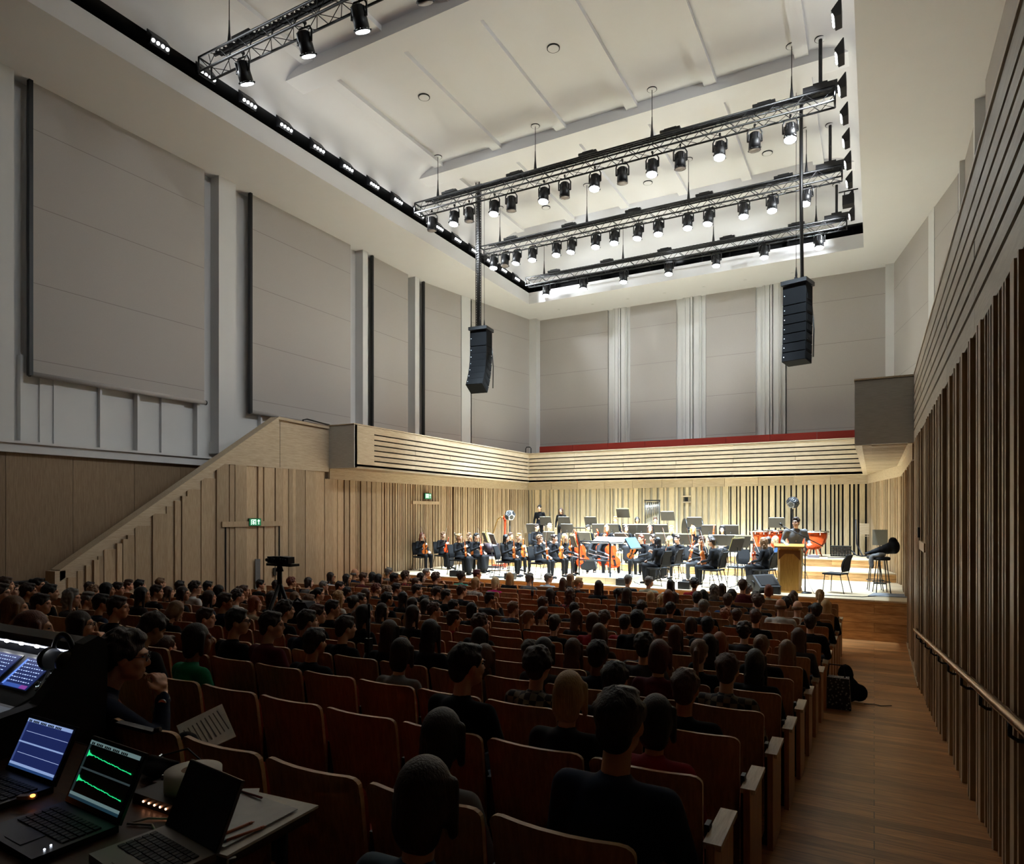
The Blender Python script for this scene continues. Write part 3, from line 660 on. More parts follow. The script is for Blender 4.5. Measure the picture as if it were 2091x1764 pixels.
# ---------- people ----------
def cap(m, p0, r0, p1, r1=None, n=12):
    r1 = r0 if r1 is None else r1; p0 = Vector(p0); p1 = Vector(p1)
    m.tube([p0, p1], [r0, r1], n); m.ell(p0, (r0,)*3, n=n); m.ell(p1, (r1,)*3, n=n)
def headM(yaw, pitch, roll=0): return Matrix.Rotation(yaw, 3, 'Z')@Matrix.Rotation(pitch, 3, 'X')@Matrix.Rotation(roll, 3, 'Y')
def head(m, c, M, fine=False):
    c = Vector(c); E = M.to_euler()
    def e(p, r): m.ell(c+M@Vector(p), r, tuple(E), n=16)
    e((0, -.012, .03), (.073, .092, .095)); e((0, .02, -.03), (.06, .07, .085)); e((0, .058, -.088), (.026, .024, .022))
    e((0, .045, -.07), (.045, .042, .035)); e((0, .094, -.02), (.012, .02, .02)); e((0, .088, .006), (.009, .014, .026)); e((0, .073, .03), (.05, .02, .012))
    e((0, .084, -.058), (.02, .01, .007)); e((0, .08, -.068), (.017, .011, .007))
    for s in (-1, 1): e((s*.074, -.004, -.004), (.009, .02, .03)); e((s*.035, .062, -.025), (.024, .024, .024))
def hand(m, w, d, nrm, side, curl=.5, s=1.0):
    """w wrist, d direction of the fingers, nrm = back of the hand, side +1 right hand"""
    w = Vector(w); d = Vector(d).normalized(); nrm = Vector(nrm); x = d.cross(nrm).normalized(); nrm = x.cross(d).normalized()
    c = w+d*.05*s
    for i in range(4):
        o = (i-1.5)*.021*s; m.tube([w+x*o*.5, w+d*.09*s+x*o], [.013*s, .012*s], 8)
    m.ell(c, (.036*s, .036*s, .036*s) if False else (.03*s, .03*s, .018*s), n=10)
    for i, L in enumerate((.062, .072, .068, .052)):
        o = (i-1.5)*.023*s; p = w+d*.09*s+x*o; a = 0; pts = [p]
        for k in range(3):
            a += curl*(.5 if k == 0 else .9); dd = d*math.cos(a)-nrm*math.sin(a)+x*(i-1.5)*.05; p = p+dd*L*s/2.6; pts.append(p)
        m.tube(pts, [.0095*s, .009*s, .0085*s, .007*s], 8)
    tx = x*(-side if False else -1)*1.0
    b = w+d*.025*s-x*.025*s; m.tube([b, b+(d*.6-x*.75-nrm*.2).normalized()*.035*s, b+(d*.6-x*.75-nrm*.2).normalized()*.035*s+(d*.9-x*.2-nrm*.3).normalized()*.035*s], [.013*s, .011*s, .008*s], 8)
SEAT = dict(pel=(0, 0, .53), chest=(0, -.05, .84), neck=(0, -.03, 1.03), head=(0, .02, 1.2), shw=.165, shz=.965,
            el=[(-.23, .02, .73), (.23, .02, .73)], wr=[(-.12, .26, .66), (.12, .26, .66)], hd=[(.2, .9, -.2), (-.2, .9, -.2)], hn=[(0, .3, 1), (0, .3, 1)],
            kn=[(-.11, .42, .53), (.11, .42, .53)], an=[(-.11, .40, .09), (.11, .42, .09)], yaw=0, pitch=0, curl=.35)
def pose(**k): p = dict(SEAT); p.update(k); return p
def body(P, vox=.011, skirt=False, short=False, broad=1.0, parts=True):
    """returns meshes: skin, top, bottom, shoes"""
    sk = MB(); tp = MB(); bt = MB(); sh = MB(); V = Vector
    pel, ch, nk, hc = (V(P[k]) for k in ('pel', 'chest', 'neck', 'head')); M = headM(P['yaw'], P['pitch'])
    sp = (ch-pel).normalized(); stand = P.get('stand', False)
    shc = nk+(ch-nk)*.28; axx = Matrix.Rotation(P.get('tw', 0), 3, 'Z')@V((1, 0, 0)); shs = [shc-axx*P['shw']*broad, shc+axx*P['shw']*broad]
    hips = [pel-axx*.09, pel+axx*.09]; eul = sp.to_track_quat('Z', 'Y').to_euler()
    # skin: one continuous figure
    head(sk, hc, M); cap(sk, nk+V((0, -.01, -.02)), .05, hc+M@V((0, -.02, -.05)), .048)
    cap(sk, pel, .1, ch, .1); sk.ell(ch, (.13*broad, .085, .15), tuple(eul))
    for i in (0, 1):
        s = -1 if i == 0 else 1; e, w = V(P['el'][i]), V(P['wr'][i])
        cap(sk, shs[i], .045, e, .036); cap(sk, e, .036, w, .024); hand(sk, w, P['hd'][i], P['hn'][i], s, P['curl'])
        k, a = V(P['kn'][i]), V(P['an'][i]); cap(sk, hips[i], .06, k, .045); cap(sk, k, .045, a, .032); cap(sk, a, .032, a+V((0, .1, -.05)), .02)
        # clothes
        cap(tp, shs[i], .06*broad, e, .047)
        if not short: cap(tp, e, .047, e+(w-e)*.93, .036)
        if not skirt:
            cap(bt, hips[i], .09, k, .064); cap(bt, k, .064, a+V((0, 0, .03)), .048)
        f = V((0, 1, 0)) if not P.get('fd') else V(P['fd'])
        cap(sh, a+V((0, -.01, -.03)), .042, a+f*.14+V((0, 0, -.05)), .032)
    tp.ell(ch, (.158*broad, .108, .19), tuple(eul)); tp.ell(pel+(ch-pel)*.45, (.14*broad, .115, .17), tuple(eul)); tp.ell(pel+sp*.06, (.155*broad, .125, .12), tuple(eul))
    cap(tp, shs[0], .058, shs[1], .058); cap(tp, nk+V((0, -.01, -.03)), .06, nk+V((0, 0, -.0)), .056); tp.ell(shc+V((0, -.02, .015)), (.12*broad, .075, .06), None)
    bt.ell(pel+V((0, .03, -.01)), (.165, .14, .1))
    if skirt:
        k0, k1 = V(P['kn'][0]), V(P['kn'][1]); a0, a1 = V(P['an'][0]), V(P['an'][1])
        for t in (0, .25, .5, .75, 1):
            h = hips[0].lerp(hips[1], t); kk = k0.lerp(k1, t); aa = a0.lerp(a1, t); cap(bt, h, .095, kk, .075); cap(bt, kk, .075, aa+V((0, (t-.5)*.1, .06)), .09)
            cap(bt, kk+V((0, -.15, 0)), .07, aa+V((0, -.12, .06)), .08)
    out = [voxel(sk, vox, 1), voxel(tp, .016, 3), voxel(bt, .018, 3), voxel(sh, .014, 2)]
    return out
def hairmesh(kind):
    m = MB(); rr = random.Random(len(kind)*7+ord(kind[0]))
    def e(p, r, rot=None): m.ell(p, r, rot, n=16)
    if kind != 'bald':
        e((0, -.02, .04), (.083, .098, .095)); e((0, -.065, -.02), (.064, .045, .065))
    if kind in ('short', 'quiff', 'curly', 'ponytail', 'bun'):
        e((0, .05, .098), (.055, .035, .022)); 
        for s in (-1, 1): e((s*.072, .02, .045), (.012, .03, .035))
    if kind == 'quiff':
        e((0, .045, .11), (.06, .045, .03)); e((0, -.01, .12), (.07, .08, .03))
    if kind in ('long', 'bob', 'longcurly'):
        e((0, -.03, -.0), (.092, .082, .1)); e((0, -.055, -.05), (.085, .055, .09))
        for s in (-1, 1): cap(m, (s*.075, .02, .05), .024, (s*.083, .015, -.09), .018)
    if kind in ('long', 'longcurly'):
        e((0, -.075, -.15), (.088, .04, .15)); e((0, -.085, -.24), (.075, .032, .1))
        for s in (-1, 1): cap(m, (s*.083, .01, -.08), .022, (s*.09, .01, -.22), .014); cap(m, (s*.06, -.07, -.1), .03, (s*.065, -.08, -.3), .014)
    if kind == 'ponytail':
        m.tube([(0, -.1, .05), (0, -.14, .04), (0, -.155, -.03), (0, -.14, -.14), (.01, -.12, -.24)], [.02, .03, .032, .026, .008], 10); e((0, -.12, .055), (.022, .022, .022))
    if kind == 'bun': e((0, -.12, .075), (.045, .038, .042))
    if kind == 'bald':
        for i in range(9): t = PI+PI*(i/8); e((.07*math.cos(t), -.015+.085*math.sin(t), -.0), (.02, .02, .035))
    if kind in ('curly', 'longcurly'):
        for i in range(110 if kind == 'curly' else 170):
            a = rr.uniform(0, 2*PI); z = rr.uniform(-.35, 1)
            x, y = math.cos(a)*math.sqrt(1-z*z), math.sin(a)*math.sqrt(1-z*z)
            if y > .5 and z < .6: continue
            r = rr.uniform(.014, .024); e((x*.088, -.02+y*.1, .04+z*.098), (r, r, r))
        if kind == 'longcurly':
            for i in range(90): r = rr.uniform(.014, .022); e((rr.uniform(-.1, .1), rr.uniform(-.1, -.04), rr.uniform(-.28, .0)), (r, r, r))
    if kind == 'short':
        for i in range(40):
            a = rr.uniform(0, 2*PI); z = rr.uniform(0, 1); q = math.sqrt(1-z*z); e((math.cos(a)*q*.08, -.02+math.sin(a)*q*.092, .042+z*.092), (.012, .012, .012))
    return voxel(m, .0095, 2)
HAIR = {k: hairmesh(k) for k in ('short', 'quiff', 'bob', 'long', 'ponytail', 'bun', 'curly', 'longcurly', 'bald')}
def eyes_mesh():
    m = MB()
    for s in (-1, 1): m.ell((s*.03, .079, .012), (.011, .008, .005), n=8); m.box((s*.031, .087, .029), (.024, .006, .0035))
    return m.mesh('eyes', plain('eye_dark', '1c1512', .3))
EYES = eyes_mesh()
def glasses_mesh():
    m = MB()
    for s in (-1, 1):
        m.tube([(s*.032+.021*math.cos(i*PI/6), .098, .01+.017*math.sin(i*PI/6)) for i in range(13)], .0022, 5, cap=False); m.tube([(s*.053, .098, .015), (s*.078, .0, .012)], .002, 5)
    m.tube([(-.011, .1, .014), (.011, .1, .014)], .002, 5); return m.mesh('glasses', black)
GLASS = glasses_mesh()
SKIN = [plain('skin_'+n, c, .5, noise=.05, scale=18) for n, c in (('pale', 'e3b79c'), ('light', 'd9a585'), ('tan', 'b98460'), ('brown', '7c5238'))]
HCOL = dict(black='120e0d', darkbrown='2a1c15', brown='4a3021', lightbrown='77573a', auburn='6b3420', ginger='8a4a24', blonde='b08d5e', paleblonde='d0b98c', grey='77736d', white='cfcac2', darkred='4c1418')
HWORD = dict(black='black', darkbrown='dark brown', brown='brown', lightbrown='light brown', auburn='auburn', ginger='ginger', blonde='blonde', paleblonde='pale blonde', grey='grey', white='white', darkred='dark red')
def hairmat(k):
    nm = 'hair_'+k
    if nm in MATS: return MATS[nm]
    m, nt, b = newmat(nm); L = nt.links.new; tc = nd(nt, 'ShaderNodeTexCoord'); mp = nd(nt, 'ShaderNodeMapping'); mp.inputs['Scale'].default_value = (90, 90, 7)
    n = nd(nt, 'ShaderNodeTexNoise', Scale=1.6, Detail=3.0); L(tc.outputs['Object'], mp.inputs['Vector']); L(mp.outputs[0], n.inputs['Vector'])
    c = srgb(HCOL[k]); mx = nd(nt, 'ShaderNodeMix', data_type='RGBA'); mx.inputs[6].default_value = tuple(x*.55 for x in c[:3])+(1,); mx.inputs[7].default_value = tuple(min(1, x*1.45) for x in c[:3])+(1,)
    L(n.outputs[0], mx.inputs[0]); L(mx.outputs[2], b.inputs['Base Color']); b.inputs['Roughness'].default_value = .5
    bp = nd(nt, 'ShaderNodeBump'); bp.inputs['Strength'].default_value = .5; bp.inputs['Distance'].default_value = .01; L(n.outputs[0], bp.inputs['Height']); L(bp.outputs[0], b.inputs['Normal'])
    MATS[nm] = m; return m
CCOL = dict(black='101013', charcoal='1e2024', navy='1a2338', grey='6f6f70', darkgrey='38393c', cream='b7a78c', white='c6c6c2', red='8c1a20', maroon='561820', magenta='b01c62', green='1f8058', teal='3f9c88', blue='2c4c78', paleblue='a9b8c6', khaki='8e8872', tan='a2785a', brown='4e3a2c', denim='4d5c6a', pattern='9a938a', plaid='4c4a44', skin='b98460')
def cloth(k):
    nm = 'cloth_'+k
    if nm in MATS: return MATS[nm]
    if k in ('plaid', 'redplaid', 'blueplaid', 'pattern', 'teal_pattern'):
        m, nt, b = newmat(nm); L = nt.links.new; tc = nd(nt, 'ShaderNodeTexCoord')
        cols = dict(plaid=('2a2e30', '7a7568'), redplaid=('2a1416', '8c2620'), blueplaid=('141c2e', '2c3c58'), pattern=('6d665e', 'c9c1b4'), teal_pattern=('1e4658', '4f8a94'))[k]
        if 'plaid' in k: t = nd(nt, 'ShaderNodeTexChecker'); t.inputs['Scale'].default_value = 22
        else: t = nd(nt, 'ShaderNodeTexVoronoi'); t.inputs['Scale'].default_value = 28
        L(tc.outputs['Object'], t.inputs['Vector']); mx = nd(nt, 'ShaderNodeMix', data_type='RGBA'); mx.inputs[6].default_value = srgb(cols[0]); mx.inputs[7].default_value = srgb(cols[1])
        L(t.outputs['Fac'] if 'plaid' in k else t.outputs['Distance'], mx.inputs[0]); L(mx.outputs[2], b.inputs['Base Color']); b.inputs['Roughness'].default_value = .85; MATS[nm] = m; return m
    return plain(nm, CCOL[k], .85, noise=.25, scale=14, bump=.25, spec=.2)
CW = dict(redplaid='red plaid', blueplaid='dark blue plaid', paleblue='pale blue', darkgrey='dark grey', pattern='light patterned', plaid='grey plaid', teal_pattern='teal patterned', skin='bare-shouldered tan')
BODY = {}
def getbody(key, P=None, **k):
    if key not in BODY: BODY[key] = (body(P, **k), P)
    return BODY[key]
def person(key, label, loc, rz, s, hair, hcol, top, bottom='charcoal', skin=1, group=None, glasses=False, eyes=True, cat='person', shoes='black', sx=1.0, dyaw=0, skirtname=None):
    (ms, P) = BODY[key]
    o = thing('person', label, cat, loc, rz, group); o.scale = (s*sx, s, s)
    mobj('body', ms[0], o, SKIN[skin]); mobj('top', ms[1], o, cloth(top)); mobj('skirt' if skirtname else 'trousers', ms[2], o, cloth(bottom)); mobj('shoes', ms[3], o, cloth(shoes))
    M = headM(P['yaw'], P['pitch']); r = tuple(M.to_euler())
    if hair: q = mobj('hair', HAIR[hair], o, hairmat(hcol), P['head'], r)
    if eyes: q = bpy.data.objects.new('eyes', EYES); C.objects.link(q); q.parent = o; q.location = P['head']; q.rotation_euler = r
    if glasses: q = bpy.data.objects.new('glasses', GLASS); C.objects.link(q); q.parent = o; q.location = P['head']; q.rotation_euler = r
    return o
LOW = dict(vox=.012)
getbody('a0', pose(), **LOW)
getbody('a1', pose(yaw=-.4), **LOW)
getbody('a2', pose(yaw=-.8), **LOW)
getbody('a3', pose(yaw=-.15, pitch=-.55, head=(0, .07, 1.17)), **LOW)      # bowed
getbody('a4', pose(yaw=-.55, el=[(-.23, .02, .73), (.2, .16, .78)], wr=[(-.12, .26, .66), (.13, .16, 1.04)], hd=[(.2, .9, -.2), (-.45, -.1, .8)], hn=[(0, .3, 1), (.8, .5, .2)], curl=.8), **LOW)   # hand at chin
AKEY = {'0': 'a0', '1': 'a1', '2': 'a2', 'b': 'a3', 'h': 'a4'}
# ---------- rows of theatre seats ----------
ROWS = [1.65, 2.43, 3.2, 3.98, 4.78, 5.6, 6.44, 7.3, 8.16, 9.04, 9.92, 10.8, 11.7, 12.6, 13.5, 14.4]
def topz(y):
    pts = [(1.65, -.88), (5, -1.25), (9, -1.62), (12, -1.72), (14.4, -1.77)]
    if y <= pts[0][0]: return pts[0][1]
    for (a, b), (c, d_) in zip(pts[:-1], pts[1:]):
        if y <= c: return b+(d_-b)*(y-a)/(c-a)
    return pts[-1][1]
def xend(y): return -.55-.06*max(0, min(1, (y-5)/9.4))
seatw = wood('seat_plywood', '9c6c46', 'c08e64', 2, 10, 6, .1, .38, .05, spec=.5)
edgew = wood('seat_plywood_edge', 'c4a07a', 'e0c098', 0, 10, 6, .05, .4)
armw = wood('seat_arm_oak', 'a89070', 'cbb594', 1, 14, 6, .08, .35)
seatr = plain('seat_red_fabric', '9c3414', .85, bump=.2)
def seat_meshes():
    # unit height 1 = top of the backrest, leaning slightly back; x centred; y=0 at the back face of the top edge
    N = 10; out = []
    def shell(z0, z1, y0, y1, w0, w1, th, m, mi_face=0, mi_edge=1, r=.035, bow=.035):
        pts = []
        # outline (x,z) with rounded upper corners
        oc = []
        for a in range(5): t = a/4*PI/2; oc.append((w1/2-r+r*math.sin(t)*1.0 if False else w1/2-r+r*math.cos(PI/2-t), z1-r+r*math.sin(PI/2-t)))
        top = [(-x, z) for x, z in reversed(oc)]+[(x, z) for x, z in oc] if False else None
        xs = []
        n = 12
        xs = [-1, -.99, -.96, -.9, -.8, -.5, -.2, .2, .5, .8, .9, .96, .99, 1]
        def P(xu, zu, off):
            z = z0+(z1-z0)*zu; w = w0+(w1-w0)*zu; x = xu*w/2
            # round the top corners
            if zu > .9 and abs(xu) > .8: z -= r*(1-math.sqrt(max(0, 1-((abs(xu)-.8)/.2)**2)))*((zu-.9)/.1)
            y = y0+(y1-y0)*zu+bow*(1-xu*xu)*-.0-bow*(xu*xu)*-1*0+bow*(1-xu*xu)*(-1)*0
            y += bow*xu*xu
            return (x, y+off, z)
        zs = [0, .25, .5, .75, .9, .96, 1]
        k = len(m.v)
        for off in (0, th):
            for zu in zs:
                for xu in xs: m.v.append(P(xu, zu, off))
        c = len(xs); q = len(zs)
        def add(a, b, c_, d_, mi): m.f.append((a, b, c_, d_)); m.m.append(mi); m.sm.append(False)
        for j in range(q-1):
            for i in range(c-1):
                a = k+j*c+i; add(a, a+1, a+c+1, a+c, mi_face); b = a+q*c; add(b, b+c, b+c+1, b+1, mi_face)
            a = k+j*c; add(a, a+c, a+c+q*c, a+q*c, mi_edge); a = k+j*c+c-1; add(a, a+q*c, a+c+q*c, a+c, mi_edge)
        for i in range(c-1):
            a = k+i; add(a, a+q*c, a+1+q*c, a+1, mi_edge); a = k+(q-1)*c+i; add(a, a+1, a+1+q*c, a+q*c, mi_edge)
    b = MB(); shell(.13, .86, .10, 0, .40, .445, .018, b); back = b.mesh('backrest', [seatw, edgew])
    b = MB(); shell(.36, .80, .095, .03, .36, .39, .045, b, 0, 0, bow=.03); cush = b.mesh('back_cushion', [seatr])
    b = MB(); b.box((0, .27, .40), (.40, .36, .07)); b.box((0, .27, .355), (.38, .34, .02)); pan = b.mesh('seat_cushion', [seatr])
    b = MB(); b.box((.225, .2, .2), (.03, .12, .4)); b.box((.225, .2, .012), (.05, .3, .024)); b.box((.225, .12, .52), (.018, .05, .24)); leg = b.mesh('support', [black])
    b = MB(); b.box((0, .17, .6), (.05, .32, .025)); arm = b.mesh('armrest', [armw])
    b = MB(); b.prism([(-.02, .0), (.34, .0), (.34, .55), (.30, .585), (.02, .585), (-.02, .62)], (0, 0, 0), (0, 1, 0), (0, 0, 1), .03); panel = b.mesh('end_panel', [seatw])
    b = MB(); b.tube([(0, .0, 0), (0, .005, .0)], .008, 8); 
    return back, cush, pan, leg, arm, panel
SM = seat_meshes()
SEATPITCH = .474
def seat(x, y, label, end=False, group='wooden theatre seats in the audience rows'):
    z = floorz(y+.15); o = thing('theatre_seat', label, 'seat', (x, y, z), 0, group)
    sc = (topz(y)-z)/.86; o.scale = (1, 1, sc)
    for me, nm in zip(SM[:4], ('backrest', 'back_cushion', 'seat_cushion', 'support')):
        q = bpy.data.objects.new(nm, me); C.objects.link(q); q.parent = o
    if end:
        q = bpy.data.objects.new('armrest', SM[4]); C.objects.link(q); q.parent = o; q.location = (.262, 0, 0); q.scale = (1.3, 1, 1)
        q = bpy.data.objects.new('end_panel', SM[5]); C.objects.link(q); q.parent = o; q.location = (.262, 0, 0)
    return o
# ---------- audience ----------
# crop origin, scale, heads: (x, y, hair, colour, top, pose, extra)
AUD = []
def crop(ox, oy, s, rows):
    for r in rows: AUD.append((ox+r[0]/s, oy+r[1]/s)+tuple(r[2:]))
crop(0, 1140, 4.182, [
 (50, 230, 'short', 'brown', 'black', '1'), (10, 300, 'short', 'darkbrown', 'black', '2'), (110, 275, 'ponytail', 'darkbrown', 'black', '2'), (245, 285, 'short', 'darkbrown', 'charcoal', '1'), (330, 230, 'bun', 'black', 'black', '2'), (430, 295, 'short', 'black', 'black', '1'),
 (130, 435, 'long', 'lightbrown', 'charcoal', '1'), (355, 395, 'short', 'darkbrown', 'black', '2'), (290, 620, 'bob', 'auburn', 'green', '1'), (620, 345, 'longcurly', 'grey', 'darkgrey', '2'), (755, 360, 'quiff', 'grey', 'black', '2'), (770, 250, 'short', 'darkbrown', 'black', '1'),
 (808, 290, 'curly', 'lightbrown', 'charcoal', '1'), (870, 385, 'short', 'black', 'navy', '1'), (1010, 425, 'short', 'darkbrown', 'black', '2', 'L'), (690, 575, 'long', 'darkbrown', 'black', 'h', 'G'), (917, 275, 'bob', 'black', 'black', '1'), (1010, 265, 'short', 'darkbrown', 'navy', '2'),
 (1100, 232, 'quiff', 'brown', 'charcoal', '2'), (1195, 235, 'short', 'black', 'black', '1'), (1215, 315, 'long', 'black', 'black', '1'), (1340, 290, 'short', 'darkbrown', 'black', '2'), (1372, 215, 'short', 'lightbrown', 'charcoal', '1'), (1440, 295, 'long', 'brown', 'black', '1'),
 (1500, 435, 'bob', 'lightbrown', 'black', 'b'), (1300, 570, 'short', 'darkbrown', 'charcoal', 'b'), (1420, 765, 'bun', 'brown', 'brown', '0'), (1690, 700, 'bob', 'black', 'green', '1'), (1565, 305, 'bob', 'darkbrown', 'charcoal', '2'), (1540, 240, 'short', 'black', 'black', '1'),
 (1672, 255, 'curly', 'darkbrown', 'white', '2', 'G'), (1780, 245, 'short', 'black', 'black', '1'), (1875, 285, 'bob', 'black', 'black', '1'), (1790, 340, 'long', 'darkbrown', 'navy', '1'), (1925, 375, 'short', 'darkbrown', 'navy', '2', 'L'), (1760, 515, 'short', 'darkbrown', 'blue', '2'),
 (2035, 325, 'curly', 'darkbrown', 'white', 'h'), (2030, 545, 'short', 'black', 'black', '2', 'G')])
crop(400, 1120, 4.182, [
 (410, 365, 'bun', 'brown', 'black', '1'), (553, 310, 'short', 'black', 'black', '2', 'G'), (505, 475, 'bob', 'ginger', 'cream', '1'), (690, 315, 'short', 'darkbrown', 'black', '1'), (820, 290, 'curly', 'auburn', 'charcoal', 'h'), (965, 290, 'bob', 'darkbrown', 'grey', '1'), (1155, 245, 'long', 'darkbrown', 'paleblue', '2', 'G'),
 (1290, 260, 'long', 'black', 'black', '2'), (1360, 215, 'bald', 'grey', 'navy', '1'), (1435, 250, 'short', 'brown', 'maroon', '2', 'G'), (1512, 242, 'bob', 'black', 'grey', '1'), (1562, 262, 'long', 'black', 'black', '1'), (1650, 203, 'short', 'grey', 'grey', '1'), (1697, 255, 'short', 'black', 'black', '2'), (1795, 238, 'curly', 'brown', 'redplaid', '2', 'G'),
 (1970, 208, 'short', 'grey', 'navy', '2'), (1925, 250, 'bob', 'darkbrown', 'navy', '2'), (1880, 295, 'bun', 'brown', 'black', '2'), (2055, 250, 'curly', 'brown', 'black', 'h', 'G'), (660, 435, 'longcurly', 'darkbrown', 'charcoal', '2'), (715, 370, 'short', 'brown', 'charcoal', '2'), (850, 425, 'long', 'lightbrown', 'brown', '1'), (920, 405, 'bob', 'darkbrown', 'black', '1'),
 (1010, 405, 'long', 'paleblonde', 'charcoal', '2'), (1050, 392, 'ponytail', 'black', 'maroon', '2'), (970, 455, 'short', 'lightbrown', 'charcoal', '1'), (1093, 320, 'short', 'grey', 'black', '2', 'G'), (1230, 325, 'short', 'darkbrown', 'black', '2'), (1225, 425, 'longcurly', 'blonde', 'white', '1'), (1295, 375, 'short', 'black', 'black', '1'), (1350, 465, 'bun', 'black', 'black', '0'), (1410, 440, 'ponytail', 'darkbrown', 'black', '2'),
 (1455, 395, 'long', 'brown', 'darkgrey', '1'), (1545, 348, 'curly', 'auburn', 'charcoal', '2'), (1640, 375, 'curly', 'lightbrown', 'black', '1'), (1715, 345, 'short', 'darkbrown', 'black', '2', 'G'), (1775, 425, 'long', 'black', 'black', '1'), (1635, 435, 'short', 'black', 'charcoal', '1'), (1890, 355, 'short', 'darkbrown', 'charcoal', '2'), (1955, 450, 'short', 'black', 'black', '1'), (1855, 480, 'long', 'darkbrown', 'black', '1'), (2045, 375, 'short', 'black', 'black', '2'),
 (770, 530, 'curly', 'darkbrown', 'charcoal', '1'), (1040, 565, 'short', 'brown', 'black', '2'), (1170, 515, 'short', 'black', 'black', '2'), (955, 625, 'short', 'darkbrown', 'navy', '1'), (650, 660, 'short', 'darkbrown', 'maroon', '2'), (1020, 805, 'short', 'black', 'black', '0'), (1280, 680, 'short', 'darkbrown', 'black', '1'), (1400, 605, 'longcurly', 'brown', 'skin', '1'), (1440, 570, 'long', 'black', 'black', '1'), (1595, 535, 'long', 'black', 'black', '1'), (1685, 560, 'short', 'black', 'charcoal', '1'),
 (1660, 720, 'long', 'darkbrown', 'black', '0'), (1830, 600, 'long', 'lightbrown', 'darkgrey', '0'), (1765, 900, 'bob', 'darkbrown', 'grey', '0'), (2010, 720, 'long', 'black', 'charcoal', '0'), (2040, 530, 'curly', 'brown', 'navy', '2', 'G'), (1965, 485, 'long', 'darkbrown', 'black', '1'), (1860, 565, 'long', 'darkbrown', 'black', '1')])
crop(850, 1140, 4.182, [
 (390, 155, 'curly', 'darkbrown', 'teal', '1'), (520, 140, 'quiff', 'darkred', 'maroon', '2', 'G'), (510, 212, 'bob', 'blonde', 'pattern', '1'), (680, 208, 'bob', 'paleblonde', 'magenta', '1'), (800, 165, 'long', 'blonde', 'black', '0'), (970, 175, 'short', 'grey', 'grey', '1'), (1130, 170, 'short', 'grey', 'paleblue', '2'), (1255, 212, 'long', 'brown', 'charcoal', '0'), (1316, 175, 'long', 'lightbrown', 'charcoal', '0'), (1390, 212, 'ponytail', 'blonde', 'black', '2'),
 (1560, 240, 'long', 'darkbrown', 'black', '0'), (1810, 187, 'short', 'grey', 'charcoal', '0'), (1990, 202, 'short', 'grey', 'khaki', '1'), (1145, 310, 'long', 'darkbrown', 'charcoal', '0'), (1315, 315, 'longcurly', 'brown', 'redplaid', '0'), (1725, 305, 'short', 'black', 'charcoal', '1'), (1797, 305, 'long', 'darkbrown', 'black', '0'), (1945, 312, 'bob', 'ginger', 'maroon', '1'), (2000, 330, 'long', 'blonde', 'charcoal', '0'), (2075, 375, 'long', 'blonde', 'charcoal', '0'),
 (185, 292, 'short', 'darkbrown', 'black', '2'), (258, 320, 'short', 'darkbrown', 'black', '2'), (390, 280, 'short', 'brown', 'charcoal', '1'), (320, 410, 'short', 'black', 'black', '1'), (480, 445, 'bob', 'black', 'black', '1'), (630, 350, 'quiff', 'darkbrown', 'darkgrey', 'h'), (830, 430, 'short', 'lightbrown', 'blueplaid', '1'), (960, 515, 'ponytail', 'lightbrown', 'black', '1'), (1085, 475, 'ponytail', 'brown', 'tan', '1'), (1085, 388, 'short', 'brown', 'black', '1'), (1350, 435, 'short', 'darkbrown', 'charcoal', '0'),
 (1375, 515, 'long', 'brown', 'black', '1'), (1185, 560, 'bun', 'darkbrown', 'charcoal', '0'), (320, 525, 'quiff', 'darkbrown', 'red', '1'), (555, 565, 'curly', 'brown', 'charcoal', '1'), (545, 690, 'long', 'black', 'charcoal', '0'), (60, 395, 'short', 'black', 'black', '1'), (590, 850, 'long', 'brown', 'grey', '0'), (435, 920, 'short', 'black', 'black', '1'), (1095, 800, 'bob', 'black', 'darkgrey', '0'), (1045, 920, 'curly', 'darkbrown', 'plaid', '0'), (975, 800, 'short', 'darkbrown', 'redplaid', '0'),
 (1345, 790, 'long', 'brown', 'charcoal', '0'), (1510, 545, 'bob', 'brown', 'red', '0'), (1610, 515, 'curly', 'brown', 'charcoal', '0'), (1565, 650, 'long', 'brown', 'brown', '0'), (1725, 740, 'long', 'darkbrown', 'cream', '0'), (1555, 830, 'short', 'black', 'black', '0'), (1785, 555, 'short', 'darkbrown', 'red', '0'), (1890, 530, 'short', 'black', 'black', '0'), (1930, 425, 'short', 'darkbrown', 'black', '1'), (1700, 1045, 'short', 'black', 'charcoal', '0'), (1315, 1165, 'bob', 'blonde', 'charcoal', '0'),
 (1955, 760, 'curly', 'black', 'darkgrey', '0'), (2060, 580, 'short', 'black', 'black', '0')])
